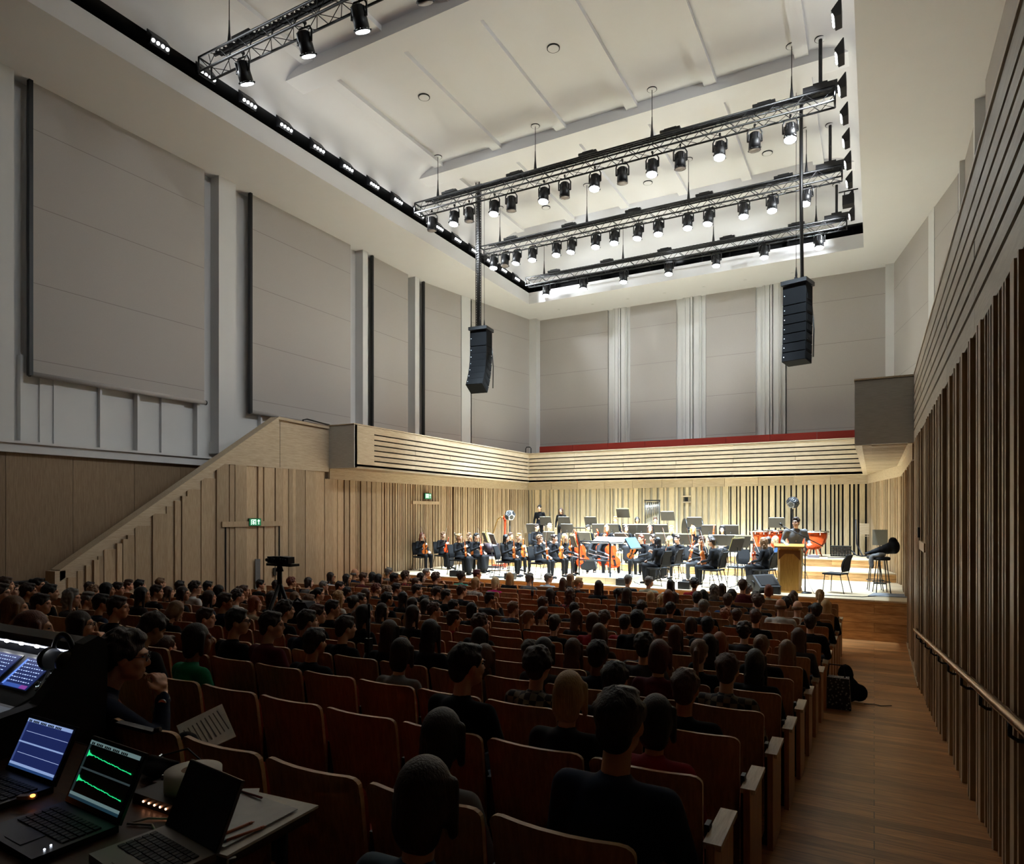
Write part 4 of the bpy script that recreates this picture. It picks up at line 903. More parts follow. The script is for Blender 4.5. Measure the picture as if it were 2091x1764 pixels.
crop(1250, 1140, 4.1, [
 (490, 220, 'long', 'black', 'pattern', '0'), (690, 217, 'curly', 'black', 'red', '0'), (855, 275, 'longcurly', 'grey', 'charcoal', '0'), (920, 255, 'long', 'darkbrown', 'charcoal', '0'), (1095, 230, 'short', 'brown', 'maroon', '0'), (1135, 265, 'curly', 'grey', 'paleblue', '0'), (1205, 335, 'short', 'darkbrown', 'charcoal', '0'), (1310, 268, 'bob', 'auburn', 'khaki', '0'), (1520, 315, 'long', 'brown', 'charcoal', '0'), (1595, 280, 'bald', 'grey', 'paleblue', '0'), (1740, 315, 'ponytail', 'blonde', 'darkgrey', '0'),
 (1792, 400, 'long', 'blonde', 'black', '0'), (408, 355, 'ponytail', 'blonde', 'black', '0'), (472, 325, 'bob', 'auburn', 'black', '0'), (520, 330, 'long', 'brown', 'black', '0'), (245, 400, 'short', 'darkbrown', 'black', '0'), (490, 425, 'short', 'black', 'charcoal', '0'), (765, 315, 'bob', 'black', 'black', '0'), (715, 335, 'short', 'darkbrown', 'grey', '0'), (970, 355, 'short', 'brown', 'blue', '0'), (1003, 315, 'short', 'black', 'charcoal', '0'), (768, 410, 'short', 'grey', 'black', '0'), (950, 475, 'curly', 'ginger', 'teal_pattern', '0'),
 (1045, 480, 'short', 'brown', 'black', '0'), (1225, 365, 'curly', 'brown', 'black', '0'), (1412, 405, 'bald', 'lightbrown', 'white', '0'), (1552, 415, 'bald', 'lightbrown', 'white', '0'), (1462, 380, 'curly', 'black', 'maroon', '0'), (1500, 345, 'bob', 'brown', 'charcoal', '0'), (1203, 495, 'short', 'brown', 'black', '0'), (1712, 440, 'short', 'black', 'black', '0'), (1660, 540, 'short', 'darkbrown', 'black', '0'), (400, 585, 'short', 'black', 'charcoal', '0'), (500, 560, 'bob', 'brown', 'charcoal', '0'), (660, 560, 'bob', 'darkbrown', 'black', '0'),
 (800, 565, 'short', 'black', 'charcoal', '0'), (1110, 615, 'curly', 'darkbrown', 'darkgrey', '0'), (530, 645, 'long', 'brown', 'charcoal', '0'), (270, 725, 'short', 'black', 'darkgrey', '0'), (400, 815, 'bob', 'darkred', 'maroon', '0'), (730, 795, 'ponytail', 'lightbrown', 'black', '0'), (815, 735, 'long', 'black', 'black', '0'), (905, 705, 'long', 'ginger', 'charcoal', '0'), (1250, 745, 'bun', 'lightbrown', 'black', '0'), (1560, 665, 'long', 'brown', 'darkgrey', '0'), (1465, 775, 'long', 'lightbrown', 'black', '0'), (1200, 880, 'long', 'black', 'charcoal', '0'),
 (965, 940, 'short', 'brown', 'plaid', '0'), (615, 1095, 'short', 'brown', 'black', '0')])
crop(1100, 1280, 3.267, [(545, 645, 'short', 'black', 'navy', '0', 'B'), (790, 620, 'bob', 'black', 'red', '0')])
crop(600, 1280, 3.267, [(1000, 745, 'bob', 'black', 'grey', '0')])
PEOPLE = []
HOFF = .19
for a in AUD:
    u, v = a[0], a[1]; d = ray(u, v); best = None
    for k, y in enumerate(ROWS):
        p = d*((y+.24)/d.y); e = abs(p.z-(topz(y)+HOFF))*FPX/depth(p)
        if best is None or e < best[0]: best = (e, k, p)
    PEOPLE.append([best[1], best[2]]+list(a[2:])+[None]*(5-len(a[2:])))
PEOPLE.sort(key=lambda q: (q[0], -q[1].x))
NR = len(ROWS)
def rowname(k):
    n = NR-k
    return 'front row' if n == 1 else '%s row from the stage' % ORD[n]
# keep people in one row at least .36 m apart: push the later one to the neighbouring row
occ = {}
final = []
for q in PEOPLE:
    ok = None
    for k in (q[0], q[0]+1, q[0]-1):
        if k < 0 or k >= NR: continue
        d = q[1]; p = d*((ROWS[k]+.24)/d.y)
        if -13.0 < p.x < xend(ROWS[k])-.1 and all(abs(p.x-x) > .37 for x in occ.get(k, [])): ok = (k, p); break
    if ok: occ.setdefault(ok[0], []).append(ok[1].x); final.append([ok[0], ok[1]]+q[2:])
print('audience', len(AUD), 'placed', len(final))
byrow = {}
for q in final: byrow.setdefault(q[0], []).append(q)
HL = dict(short='short %s hair', quiff='thick %s hair', bob='%s bob', long='long %s hair', ponytail='%s ponytail', bun='%s hair bun', curly='curly %s hair', longcurly='wavy %s hair', bald='bald head')
used = {}
for k, lst in byrow.items():
    lst.sort(key=lambda q: -q[1].x)
    for i, q in enumerate(lst):
        _, p, hair, hc, top, ps, ex = q[:7]
        y = ROWS[k]; fz = floorz(y+.2); s = (p.z-fz)/1.2; s = max(.84, min(1.03, s)); z0 = p.z-1.2*s
        female = hair in ('bob', 'long', 'ponytail', 'bun', 'longcurly')
        P = BODY[AKEY[ps]][1]
        hx = P['head'][0]*s; hy = P['head'][1]*s
        lab = 'person, %s, %s top, %s, %s from aisle' % ((HL[hair] % HWORD[hc]) if '%s' in HL[hair] else HL[hair], CW.get(top, top), rowname(k).replace('the ', ''), ORD[i+1])
        rz = -.12 if ps in '12h' else R.uniform(-.05, .05)
        o = person(AKEY[ps], lab, (p.x, p.y-hy, z0), rz, s, hair, hc, top, R.choice(('charcoal', 'black', 'denim', 'navy')), R.choice((0, 1, 1, 1, 2)) if hc != 'black' else R.choice((1, 1, 2, 3)), None, ex == 'G', eyes=ps in '12h', sx=(.92 if female else 1.03))
        if ex == 'L':
            m = MB(); m.tube([(-.06, -.07, 1.0), (-.1, .03, 1.0), (-.04, .1, .8), (0, .11, .68), (.04, .1, .8), (.1, .03, 1.0), (.06, -.07, 1.0)], .012, 6, flat=.5); m.build('lanyard', plain('lanyard_orange', 'a03a1a', .6), o)
# seats: every one the camera can see, nearest first
cand = []
for k, y in enumerate(ROWS):
    n = 0; x = xend(y)-.225
    while x > -12.6:
        n += 1
        u, v = topx((x, y, topz(y))) if depth((x, y, 0)) > .4 else (-999, 0)
        if u > -25 and not (y < 2 and x < -3.6): cand.append((depth((x, y, 0)), k, n, x, y))
        x -= SEATPITCH
cand.sort()
print('seats', len(cand))
for dd, k, n, x, y in cand[:300]:
    who = any(abs(x-q[1].x) < .24 for q in byrow.get(k, []))
    seat(x, y, '%s wooden theatre seat in the %s, %s from the right aisle' % ('occupied' if who else 'empty', rowname(k), ORD[n]), n == 1)
if len(cand) > 300:
    m = MB()
    for dd, k, n, x, y in cand[300:]:
        z = floorz(y+.15); h = topz(y)-z
        m.box((x, y+.03, z+h*.56), (.44, .02, h*.88), (.09, 0, 0), 0); m.box((x, y+.008, z+h*.998), (.43, .02, .012), (.09, 0, 0), 1); m.box((x, y+.27, z+.42), (.4, .36, .09), None, 2)
        m.box((x, y+.085, z+h*.65), (.38, .04, h*.5), (.09, 0, 0), 2); m.box((x+.22, y+.2, z+.2), (.03, .12, .4), None, 3)
    o = m.build('theatre_seats', [seatw, edgew, seatr, black]); tag(o, 'rest of the wooden theatre seats in the rows by the far left wall', 'seats', None, 'stuff')
# ---------- stage things ----------
def zst(y): return ZS if y < 20.9 else (ZS+.25 if y < 22.6 else ZS+.5)
chf = plain('orchestra_chair_fabric', '17181b', .9, bump=.2); frm = plain('dark_steel_tube', '2b2826', .3, .8)
dsk = plain('music_desk', '2e2822', .5); paper = plain('sheet_music', 'e9e4cf', .7); yel = plain('folder_yellow', 'd8cc7c', .7); bluef = plain('folder_blue', '4a6d96', .6)
varn = wood('violin_varnish', 'a84a1c', 'd07830', 2, 8, 5, .2, .22, 0, spec=.7); varnr = wood('cello_varnish', 'b03212', 'dc5420', 2, 8, 4, .2, .22, 0, spec=.7); ebony = plain('ebony', '14100e', .3)
cream = plain('harp_board', 'd8c8a8', .4); gold = plain('gilt', '8a6a34', .3, .7); copper = plain('timpani_copper', 'c8542a', .22, .75, noise=.06); chrome = plain('chrome', 'c8ccd0', .12, 1); skinw = plain('drum_skin', 'dcdcd8', .5)
def chair_meshes():
    a = MB(); a.box((0, .02, .455), (.42, .42, .035)); a.box((0, .22, .45), (.38, .05, .03)); s = a.mesh('seat', chf)
    b = MB(); 
    n = 14
    for i in range(n): t = i/(n-1); w = .33+.07*math.sin(PI*min(1, t*1.15))-.1*max(0, t-.85)/.15*.5; b.box((0, -.22-.1*t+.035*math.sin(PI*t), .53+.37*t), (w, .034, .034), (.2, 0, 0))
    bk = b.mesh('backrest', chf)
    L = []
    for sx, y0, y1 in ((-1, .18, .22), (1, .18, .22), (-1, -.18, -.28), (1, -.18, -.28)):
        c = MB(); c.tube([(sx*.19, y0, .44), (sx*.215, y1, 0)], .011, 6); L.append(c.mesh('leg', frm))
    d = MB()
    for sx in (-1, 1): d.tube([(sx*.19, .2, .435), (sx*.19, -.2, .435), (sx*.17, -.25, .6), (sx*.16, -.28, .84)], .01, 6)
    d.tube([(-.19, .1, .432), (.19, .1, .432)], .01, 6)
    return s, bk, L, d.mesh('frame', frm)
CH = chair_meshes()
def chair(x, y, rz, label):
    o = thing('orchestra_chair', label, 'chair', (x, y, zst(y)), rz, 'black padded orchestra chairs')
    for me, nm in [(CH[0], 'seat'), (CH[1], 'backrest'), (CH[3], 'frame')]+[(l, 'leg') for l in CH[2]]:
        q = bpy.data.objects.new(nm, me); C.objects.link(q); q.parent = o
    return o
def stand_meshes():
    a = MB(); a.box((0, 0, 0), (.5, .012, .33)); a.box((0, -.03, -.165), (.5, .06, .01)); d = a.mesh('desk', dsk)
    b = MB(); b.tube([(0, .0, .0), (0, .03, -.05)], .012, 6); b.tube([(0, .02, .0-.04), (0, .02, -.4)], .011, 6); b.tube([(0, .02, -.35), (0, .02, -.98)], .014, 6); p = b.mesh('pole', black)
    c = MB()
    for i in range(3): t = i*2*PI/3+.5; c.tube([(0, .02, -.94), (.12*math.cos(t), .02+.12*math.sin(t), -1.0), (.27*math.cos(t), .02+.27*math.sin(t), -1.04)], .011, 5)
    l = c.mesh('foot', black)
    e = MB(); e.box((.0, -.018, .02), (.44, .012, .3)); sh = e.mesh('sheet_music', paper)
    e = MB(); e.box((.0, -.012, .01), (.5, .014, .335)); fo = e.mesh('folder', yel)
    return d, p, l, sh, fo
STD = stand_meshes()
def stand(x, y, rz, label, h=1.05, paper_=True, tilt=-.35, folder=False, fm=None):
    """rz: direction the player sits in (desk faces -y locally)"""
    o = thing('music_stand', label, 'music stand', (x, y, zst(y)), rz, 'black orchestra music stands')
    for me, nm in zip(STD[:3], ('desk', 'pole', 'foot')):
        q = bpy.data.objects.new(nm, me); C.objects.link(q); q.parent = o; q.location = (0, 0, 1.05 if nm != 'desk' else 1.05)
        if nm == 'desk': q.rotation_euler = (tilt, 0, 0); q.location = (0, 0, h)
        else: q.scale = (1, 1, 1); q.location = (0, 0, 1.04)
    if paper_: q = bpy.data.objects.new('sheet_music', STD[3]); C.objects.link(q); q.parent = o; q.location = (0, 0, h); q.rotation_euler = (tilt, 0, 0)
    if folder: q = bpy.data.objects.new('folder', STD[4]); C.objects.link(q); q.parent = o; q.location = (0, -.006, h+.012); q.rotation_euler = (tilt, 0, 0); q.material_slots[0].link = 'OBJECT'; q.material_slots[0].material = fm or yel
    return o
def violin_outline(s):
    pts = []
    R_ = [(.0, -.178), (.05, -.174), (.085, -.15), (.102, -.11), (.098, -.07), (.078, -.045), (.058, -.03), (.055, 0), (.062, .03), (.078, .05), (.083, .085), (.074, .125), (.05, .15), (.02, .164), (0, .168)]
    return [(x*s, y*s) for x, y in R_]+[(-x*s, y*s) for x, y in reversed(R_[1:-1])]
def violin_meshes(s, wood_, cello=False):
    d = .036 if not cello else .05
    a = MB(); ol = violin_outline(s); a.prism(ol, (0, 0, 0), (1, 0, 0), (0, 0, 1), d*s*.8); a.prism([(x*.93, y*.95) for x, y in ol], (0, 0, 0), (1, 0, 0), (0, 0, 1), d*s*1.25); a.prism([(x*.75, y*.8) for x, y in ol], (0, 0, 0), (1, 0, 0), (0, 0, 1), d*s*1.5)
    bd = a.mesh('body', wood_)
    b = MB(); b.box((0, 0, .235*s), (.026*s, .022*s, .15*s)); b.tube([(0, -.0, .31*s), (0, .004*s, .36*s), (0, .012*s, .385*s), (0, .018*s, .37*s)], [.014*s, .013*s, .012*s, .008*s], 8)
    nk = b.mesh('neck', wood_)
    c = MB(); c.box((0, -.03*s, .17*s), (.03*s, .006*s, .27*s)); c.box((0, -.035*s, -.11*s), (.035*s, .01*s, .09*s)); c.box((0, -.04*s, -.02*s), (.045*s, .006*s, .03*s))
    for sx in (-1, 1): c.tube([(sx*.035*s, -.0285*s, -.045*s), (sx*.045*s, -.0285*s, -.01*s), (sx*.034*s, -.0285*s, .02*s)], .003*s, 5)
    for z in (.335, .35): c.tube([(-.035*s, 0, z*s), (.035*s, 0, z*s)], .004*s, 5)
    fb = c.mesh('fingerboard', ebony)
    e = MB()
    for sx in (-1.5, -.5, .5, 1.5): e.tube([(sx*.006*s, -.036*s, .3*s), (sx*.008*s, -.046*s, -.02*s), (sx*.006*s, -.042*s, -.08*s)], .0012*s, 4, cap=False)
    st = e.mesh('strings', chrome); return [bd, nk, fb, st]
VIO = violin_meshes(1.0, varn); VIOR = violin_meshes(1.0, varnr); CEL = violin_meshes(2.12, varnr, True); VLA = violin_meshes(1.12, varn)
def instr(ms, name, cat, label, loc, rot, pin=False, group=None):
    o = thing(name, label, cat, loc, 0, group); o.rotation_euler = rot
    for me, nm in zip(ms, ('body', 'neck', 'fingerboard', 'strings')): q = bpy.data.objects.new(nm, me); C.objects.link(q); q.parent = o
    if pin: m = MB(); m.tube([(0, 0, -.37), (0, 0, -.72)], .006, 6); m.build('endpin', chrome, o)
    return o
def bow_meshes():
    a = MB(); a.tube([(0, 0, -.35), (0, .008, 0), (0, 0, .36), (0, -.014, .38)], .0055, 6); b = MB(); b.box((0, -.02, .0), (.009, .002, .7)); c = MB(); c.box((0, -.012, -.32), (.012, .022, .045))
    return a.mesh('stick', plain('bow_stick', '6a3c24', .4)), b.mesh('hair', skinw), c.mesh('frog', ebony)
BOW = bow_meshes()
def bow(label, loc, rot):
    o = thing('bow', label, 'bow', loc, 0, 'string bows held by the players'); o.rotation_euler = rot
    for me, nm in zip(BOW, ('stick', 'hair', 'frog')): q = bpy.data.objects.new(nm, me); C.objects.link(q); q.parent = o
# musician poses (local: facing +y)
MV = dict(vox=.0095)
VR = pose(head=(0, .03, 1.21), el=[(-.24, .0, .74), (.25, .02, .75)], wr=[(-.1, .3, .68), (.12, .3, .88)], hd=[(.3, .8, -.3), (-.4, .5, .5)], hn=[(0, .3, 1), (.6, .5, .4)], curl=.8)
getbody('v', VR, **MV); getbody('vs', VR, skirt=True, **MV); getbody('vd', pose(**{**VR, 'pitch': -.35}), skirt=True, short=True, **MV)
getbody('lap', pose(head=(0, .02, 1.21)), **MV); getbody('laps', pose(head=(0, .03, 1.2), wr=[(-.05, .22, .66), (.05, .25, .67)], hd=[(.6, .7, -.2), (-.6, .7, -.2)]), skirt=True, short=True, **MV)
getbody('cel', pose(kn=[(-.26, .36, .52), (.26, .36, .52)], an=[(-.26, .42, .09), (.26, .42, .09)], el=[(-.3, .08, .8), (.3, .1, .76)], wr=[(-.1, .3, .98), (.2, .42, .72)], hd=[(.4, .5, .2), (-.6, .6, -.2)], curl=.8), **MV)
ST = dict(pel=(0, 0, .95), chest=(0, 0, 1.27), neck=(0, -.01, 1.46), head=(0, .03, 1.63), kn=[(-.1, .03, .5), (.1, .03, .5)], an=[(-.1, .0, .09), (.1, .0, .09)], el=[(-.24, -.02, 1.13), (.24, -.02, 1.13)], wr=[(-.22, .1, .9), (.22, .1, .9)], hd=[(0, .2, -1), (0, .2, -1)], hn=[(-1, 0, 0), (1, 0, 0)])
getbody('st', pose(**ST), **MV)
getbody('lec', pose(**{**ST, 'yaw': -.5, 'chest': (0, .05, 1.26), 'neck': (0, .07, 1.45), 'head': (0, .11, 1.61), 'el': [(-.29, -.0, 1.15), (.29, -.0, 1.15)], 'wr': [(-.27, .34, 1.12), (.27, .34, 1.12)], 'hd': [(.3, .9, -.1), (-.3, .9, -.1)], 'hn': [(0, .1, 1), (0, .1, 1)], 'curl': .35}), broad=1.16, vox=.008)
CON = Vector((-4.6, 17.6, 0))          # where everyone looks
def fz(x, y, tx, ty): return math.atan2(-(tx-x), ty-y)
def XU(u, y): return atY(u, 1048, y).x
def loc2w(o_loc, rz, s, p): return Vector(o_loc)+Matrix.Rotation(rz, 3, 'Z')@(Vector(p)*s)
def player(u, y, key, hair, hc, label, look=None, rz=None, s=.95, top='black', bottom='black', skin=0, glasses=False, vio=None, ch=True, dx=0, bw=True):
    x = XU(u, y); tx, ty = look or (CON.x, CON.y)
    a = (fz(x, y, tx, ty) if rz is None else rz)+R.uniform(-.18, .18); z = zst(y)
    o = person(key, label, (x, y, z), a, s, hair, hc, top, bottom, skin, None, glasses, True, 'person', 'black', skirtname='skirt' if key in ('vs', 'vd', 'laps') else None)
    who = label.split(',')[0].replace('person', 'musician')
    if ch: 
        b = loc2w((x, y, 0), a, 1, (0, -.02, 0)); chair(b.x, b.y, a, 'orchestra chair under the '+who)
    if vio:
        p = loc2w((x, y, z), a, s, (.1, .34, .78))
        ms = {'v': VIO, 'r': VIOR, 'a': VLA}[vio]
        instr(ms, 'violin' if vio != 'a' else 'viola', 'violin' if vio != 'a' else 'viola', '%s upright on the knee of the %s' % ('red violin' if vio == 'r' else 'orange violin' if vio == 'v' else 'large viola', who), p, (-.15+R.uniform(-.12, .15), .25+R.uniform(-.2, .2), a+.2+PI+R.uniform(-.5, .5)), group='violins and violas resting on knees')
        if bw: p2 = loc2w((x, y, z), a, s, (.16, .36, 1.18)); bow('bow held upright by the '+who, p2, (-.35+R.uniform(-.25, .25), .35+R.uniform(-.3, .3), a))
    return o
# first violins, left front
player(861, 17.9, 'v', 'long', 'auburn', 'person, far left violinist with auburn hair and crossed ankles, black clothes', vio='v', look=(-4, 15.5))
player(904, 18.8, 'vs', 'bun', 'lightbrown', 'person, second violinist from left with pinned light brown hair, black dress', vio='r', look=(-4, 16))
player(937, 17.3, 'vs', 'bun', 'blonde', 'person, blonde violinist with bun seated third from left, long black skirt', vio='v', look=(-3, 16.6))
player(957, 18.3, 'v', 'short', 'lightbrown', 'person, violinist half hidden behind the blonde bun violinist', vio='v', look=(-4, 16), bw=False)
player(972, 18.2, 'vs', 'ponytail', 'black', 'person, dark-haired violinist in sleeveless black lace dress', vio='r', look=(-4, 16), skin=0)
player(1032, 17.3, 'v', 'long', 'black', 'person, violinist with very long black hair left of the harp stand', vio='v', look=(-2, 17.0), bw=False)
player(1058, 18.2, 'v', 'quiff', 'blonde', 'person, blond violist holding a tilted viola in dark jacket', vio='a', look=(-3, 16.8))
player(1042, 19.2, 'lap', 'short', 'brown', 'person, bearded player behind the blond violist', look=(-4, 17))
player(1101, 17.3, 'v', 'curly', 'lightbrown', 'person, curly-haired violinist in black suit left of the conductor stand', vio='v', look=(-1, 17.2), top='charcoal', bottom='charcoal')
player(1131, 18.1, 'v', 'bun', 'darkbrown', 'person, violinist in short black sleeves touching her strings', vio='a', look=(-2, 17), skin=0)
player(1152, 18.9, 'v', 'long', 'blonde', 'person, blonde violinist behind the woman in short sleeves', vio='v', look=(-3, 17))
# cellos
def cellist(u, y, hair, hc, label, skin=0, rz=None):
    x = XU(u, y); a = fz(x, y, -3.6, 15.5) if rz is None else rz; z = zst(y)
    person('cel', label, (x, y, z), a, .95, hair, hc, 'black', 'black', skin, None); b = loc2w((x, y, 0), a, 1, (0, -.02, 0)); who = label.split(',')[1].strip()
    chair(b.x, b.y, a, 'orchestra chair under the '+who)
    p = loc2w((x, y, z), a, 1, (-.02, .42, .62)); instr(CEL, 'cello', 'cello', 'cello held between the knees of the '+who, p, (-.32, -.1, a+PI), True, 'cellos')
    p = loc2w((x, y, z), a, 1, (.25, .5, .6)); bow('bow in the hand of the '+who, p, (1.2, 1.2, a))
cellist(1172, 18.9, 'long', 'ginger', 'person, cellist with ginger hair looking up, red cello in front')
cellist(1219, 19.9, 'short', 'brown', 'person, cellist in dark suit behind the conductor rail')
cellist(1237, 19.2, 'curly', 'lightbrown', 'person, fair curly-haired cellist behind the white open score')
# winds and back rows
player(1122, 22.0, 'lap', 'quiff', 'white', 'person, white-haired player with glasses in grey jacket', top='charcoal', glasses=True)
player(1096, 21.3, 'lap', 'short', 'darkbrown', 'person, player mostly hidden behind the curly-haired violinist')
player(1200, 21.2, 'laps', 'bun', 'black', 'person, dark-haired woman in wrap top left of two yellow folders', skin=1)
player(1238, 21.3, 'laps', 'long', 'lightbrown', 'person, long-haired wind player in lace sleeves')
player(1256, 23.4, 'lap', 'quiff', 'blonde', 'person, blond boy in dark jacket at the back left of the chimes')
player(1301, 23.6, 'lap', 'bob', 'black', 'person, boy with black fringe at back beside the tubular bells', skin=1)
player(1278, 21.3, 'laps', 'long', 'darkbrown', 'person, sleeveless woman leaning between music stands, dark hair', skin=0)
player(1327, 21.4, 'laps', 'long', 'brown', 'person, brown-haired wind player below the tubular bells')
player(1338, 23.6, 'lap', 'short', 'brown', 'person, player in glasses directly under the tubular bells', glasses=True)
player(1371, 21.4, 'laps', 'bun', 'blonde', 'person, blonde woman with black top and white collar line')
player(1415, 21.2, 'laps', 'long', 'blonde', 'person, bassoonist with long blonde hair below the bass drum')
player(1475, 21.3, 'laps', 'longcurly', 'black', 'person, black-haired woman in one-shoulder top with crossed arms')
# right: violas, second violins
player(1310, 19.0, 'v', 'short', 'auburn', 'person, auburn-haired violinist right of the blue folder', vio='v', rz=2.6)
player(1334, 19.6, 'v', 'short', 'darkbrown', 'person, red violin player half hidden by black-haired woman', vio='r', rz=2.6, bw=False)
player(1344, 17.2, 'vs', 'long', 'black', 'person, woman with long black hair and lace sleeves, back turned', rz=1.05, bw=False)
player(1368, 18.4, 'vs', 'long', 'paleblonde', 'person, pale blonde woman seated behind the lace-sleeved one', rz=1.2, bw=False)
player(1384, 19.3, 'v', 'short', 'darkbrown', 'person, violist playing chin-high in dark shirt', vio='a', rz=2.5)
player(1435, 18.4, 'v', 'quiff', 'brown', 'person, boy with glasses and viola in grey trousers', vio='a', rz=1.9, glasses=True, bottom='darkgrey')
player(1456, 17.4, 'v', 'short', 'darkbrown', 'person, boy in black shirt seen from behind at front right', vio='a', rz=1.35, bottom='charcoal')
player(1452, 19.3, 'lap', 'short', 'black', 'person, dark-haired player reaching an arm over a chair', rz=1.9)
player(1560, 18.0, 'vs', 'longcurly', 'lightbrown', 'person, violinist with long curly fair hair beside the wedge monitor', vio='r', rz=1.2)
player(1568, 19.0, 'lap', 'short', 'darkbrown', 'person, dark-haired player behind the curly fair violinist', rz=1.3)
player(1584, 20.0, 'laps', 'bob', 'paleblonde', 'person, blonde player in blue blouse behind the speaker', rz=1.9, top='blue')
# standing at the back
x = XU(1102, 24.2); person('st', 'person, boy in black shirt standing behind a stand against back wall', (x, 24.2, zst(24.2)), PI+.15, .99, 'short', 'black', 'black', 'black', 0)
x = XU(1146, 24.1); person('st', 'person, woman in black lace top standing behind a stand', (x, 24.1, zst(24.1)), PI+.1, .92, 'long', 'brown', 'black', 'black', 0)
# bassoons
for u, y, lb in ((1409, 21.0, 'red bassoon upright beside the long-haired blonde'), (1454, 21.6, 'red bassoon upright left of the black-haired woman')):
    x = XU(u, y); o = thing('bassoon', lb, 'bassoon', (x, y, zst(y)+.25), 0, 'bassoons'); o.rotation_euler = (.1, .08, 0)
    m = MB(); m.tube([(0, 0, 0), (0, 0, .5), (0, 0, 1.05)], [.028, .024, .02], 10); m.tube([(.04, 0, .05), (.04, 0, .7)], .016, 8); m.build('body', varnr, o)
    m = MB()
    for i in range(8): m.lathe([(.026, 0), (.026, .012)], (0, 0, .1+i*.12), 8)
    m.build('keys', chrome, o)
# ---------- music stands ----------
S = [(931, 18.0, 2.2, 'left of the dark-haired violinist', 0, 0), (990, 18.6, 2.3, 'with yellow edge right of the dark-haired violinist', 1, 0), (1006, 17.6, 2.4, 'standing alone left of the long black-haired violinist', 0, 0), (1170, 17.3, 2.2, 'nearest left of the conductor rail, showing its cream music', 1, 1),
 (1087, 21.6, 3.0, 'low beside the bass clarinet, far left', 0, 0), (1114, 23.4, 3.1, 'in front of the standing boy', 0, 0), (1152, 23.2, 3.1, 'in front of the standing woman', 0, 0), (1158, 22.2, 3.1, 'below the standing woman', 0, 0), (1122, 20.8, 3.0, 'in front of the white-haired player', 0, 0),
 (1192, 20.5, 3.1, 'with wide yellow folder left of the cellos', 1, 1), (1206, 23.8, 3.1, 'at the back left of the blond boy', 0, 0), (1222, 22.4, 3.1, 'below the back-left stand', 0, 0), (1250, 22.5, 3.1, 'right of the long-haired wind player', 0, 0), (1272, 23.6, 3.1, 'raised highest, right of the blond boy', 1, 0, 1.4),
 (1270, 20.4, 3.1, 'in front of the sleeveless woman', 0, 0), (1285, 21.9, 3.1, 'behind the sleeveless woman', 0, 0), (1310, 22.0, 3.1, 'below the black-fringed boy', 1, 0), (1313, 20.3, 3.1, 'above the auburn violinist', 0, 0), (1355, 20.5, 3.1, 'in front of the woman with white collar line', 1, 0), (1363, 23.5, 3.1, 'raised beside the tubular bells, right', 0, 0, 1.3),
 (1350, 22.2, 3.1, 'below the raised stand right of the tubular bells', 0, 0), (1395, 20.2, 3.3, 'with yellow folder above the violist', 1, 0), (1448, 22.3, 3.2, 'right of the bass drum', 0, 0), (1418, 22.6, 3.2, 'directly below the bass drum', 0, 0), (1464, 20.1, 3.3, 'above the boy in black shirt', 0, 0), (1492, 22.3, 3.2, 'right of the black-haired woman', 0, 0), (1500, 20.2, 3.3, 'with its neighbour pair, right of the black-haired woman', 0, 0), (1515, 19.2, 3.9, 'turned sideways near the curly fair violinist', 1, 0), (1505, 17.4, 4.3, 'front right, its cream pages facing up', 1, 1), (1586, 22.4, 3.1, 'behind the speaker, left', 0, 0, 1.35)]
for r in S:
    u, y, rz, lb, fo, pp = r[:6]; h = r[6] if len(r) > 6 else 1.1
    stand(XU(u, y), y, rz+PI if False else rz, 'music stand '+lb, h, True, -.35, bool(fo))
o = stand(XU(1292, 17.2), 17.2, 1.3, 'music stand holding a blue folder in front of the lace-sleeved woman', 1.08, True, -.6, True, bluef)
# conductor's stand with white open score
o = thing('conductor_stand', 'wide conductor desk with a large white open score, behind the rail', 'music stand', (XU(1245, 18.2), 18.2, ZS), 0)
m = MB(); m.box((0, 0, 1.12), (.95, .5, .02), (.35, 0, 0)); m.build('desk', dsk, o); m = MB(); m.box((-.23, -.01, 1.14), (.44, .36, .012), (.35, .03, 0)); m.box((.23, -.01, 1.14), (.44, .36, .012), (.35, -.03, 0)); m.build('score', paper, o)
m = MB(); m.tube([(0, 0, 0), (0, 0, 1.1)], .02, 8); m.lathe([(.25, 0), (.25, .02), (.03, .05)], (0, 0, 0), 16); m.build('pole', black, o)
# podium with guard rail
p = atZ(1218, 1190, ZS); o = thing('conductor_podium', 'low carpeted conductor podium with black guard rail at stage front', 'podium', (p.x, 17.35, ZS), -.05)
m = MB(); m.box((.25, 0, .09), (1.5, 1.2, .18)); m.build('platform', stageM, o); m = MB(); m.box((.25, 0, .185), (1.35, 1.05, .012)); m.build('carpet', plain('podium_carpet', '6c7078', .9), o)
m = MB(); m.tube([(-.46, -.45, .19), (-.46, -.45, 1.08), (-.42, -.45, 1.13), (.42, -.45, 1.13), (.46, -.45, 1.08), (.46, -.45, .19)], .022, 8); m.tube([(-.46, -.45, .62), (.46, -.45, .62)], .018, 8); m.build('guard_rail', black, o)
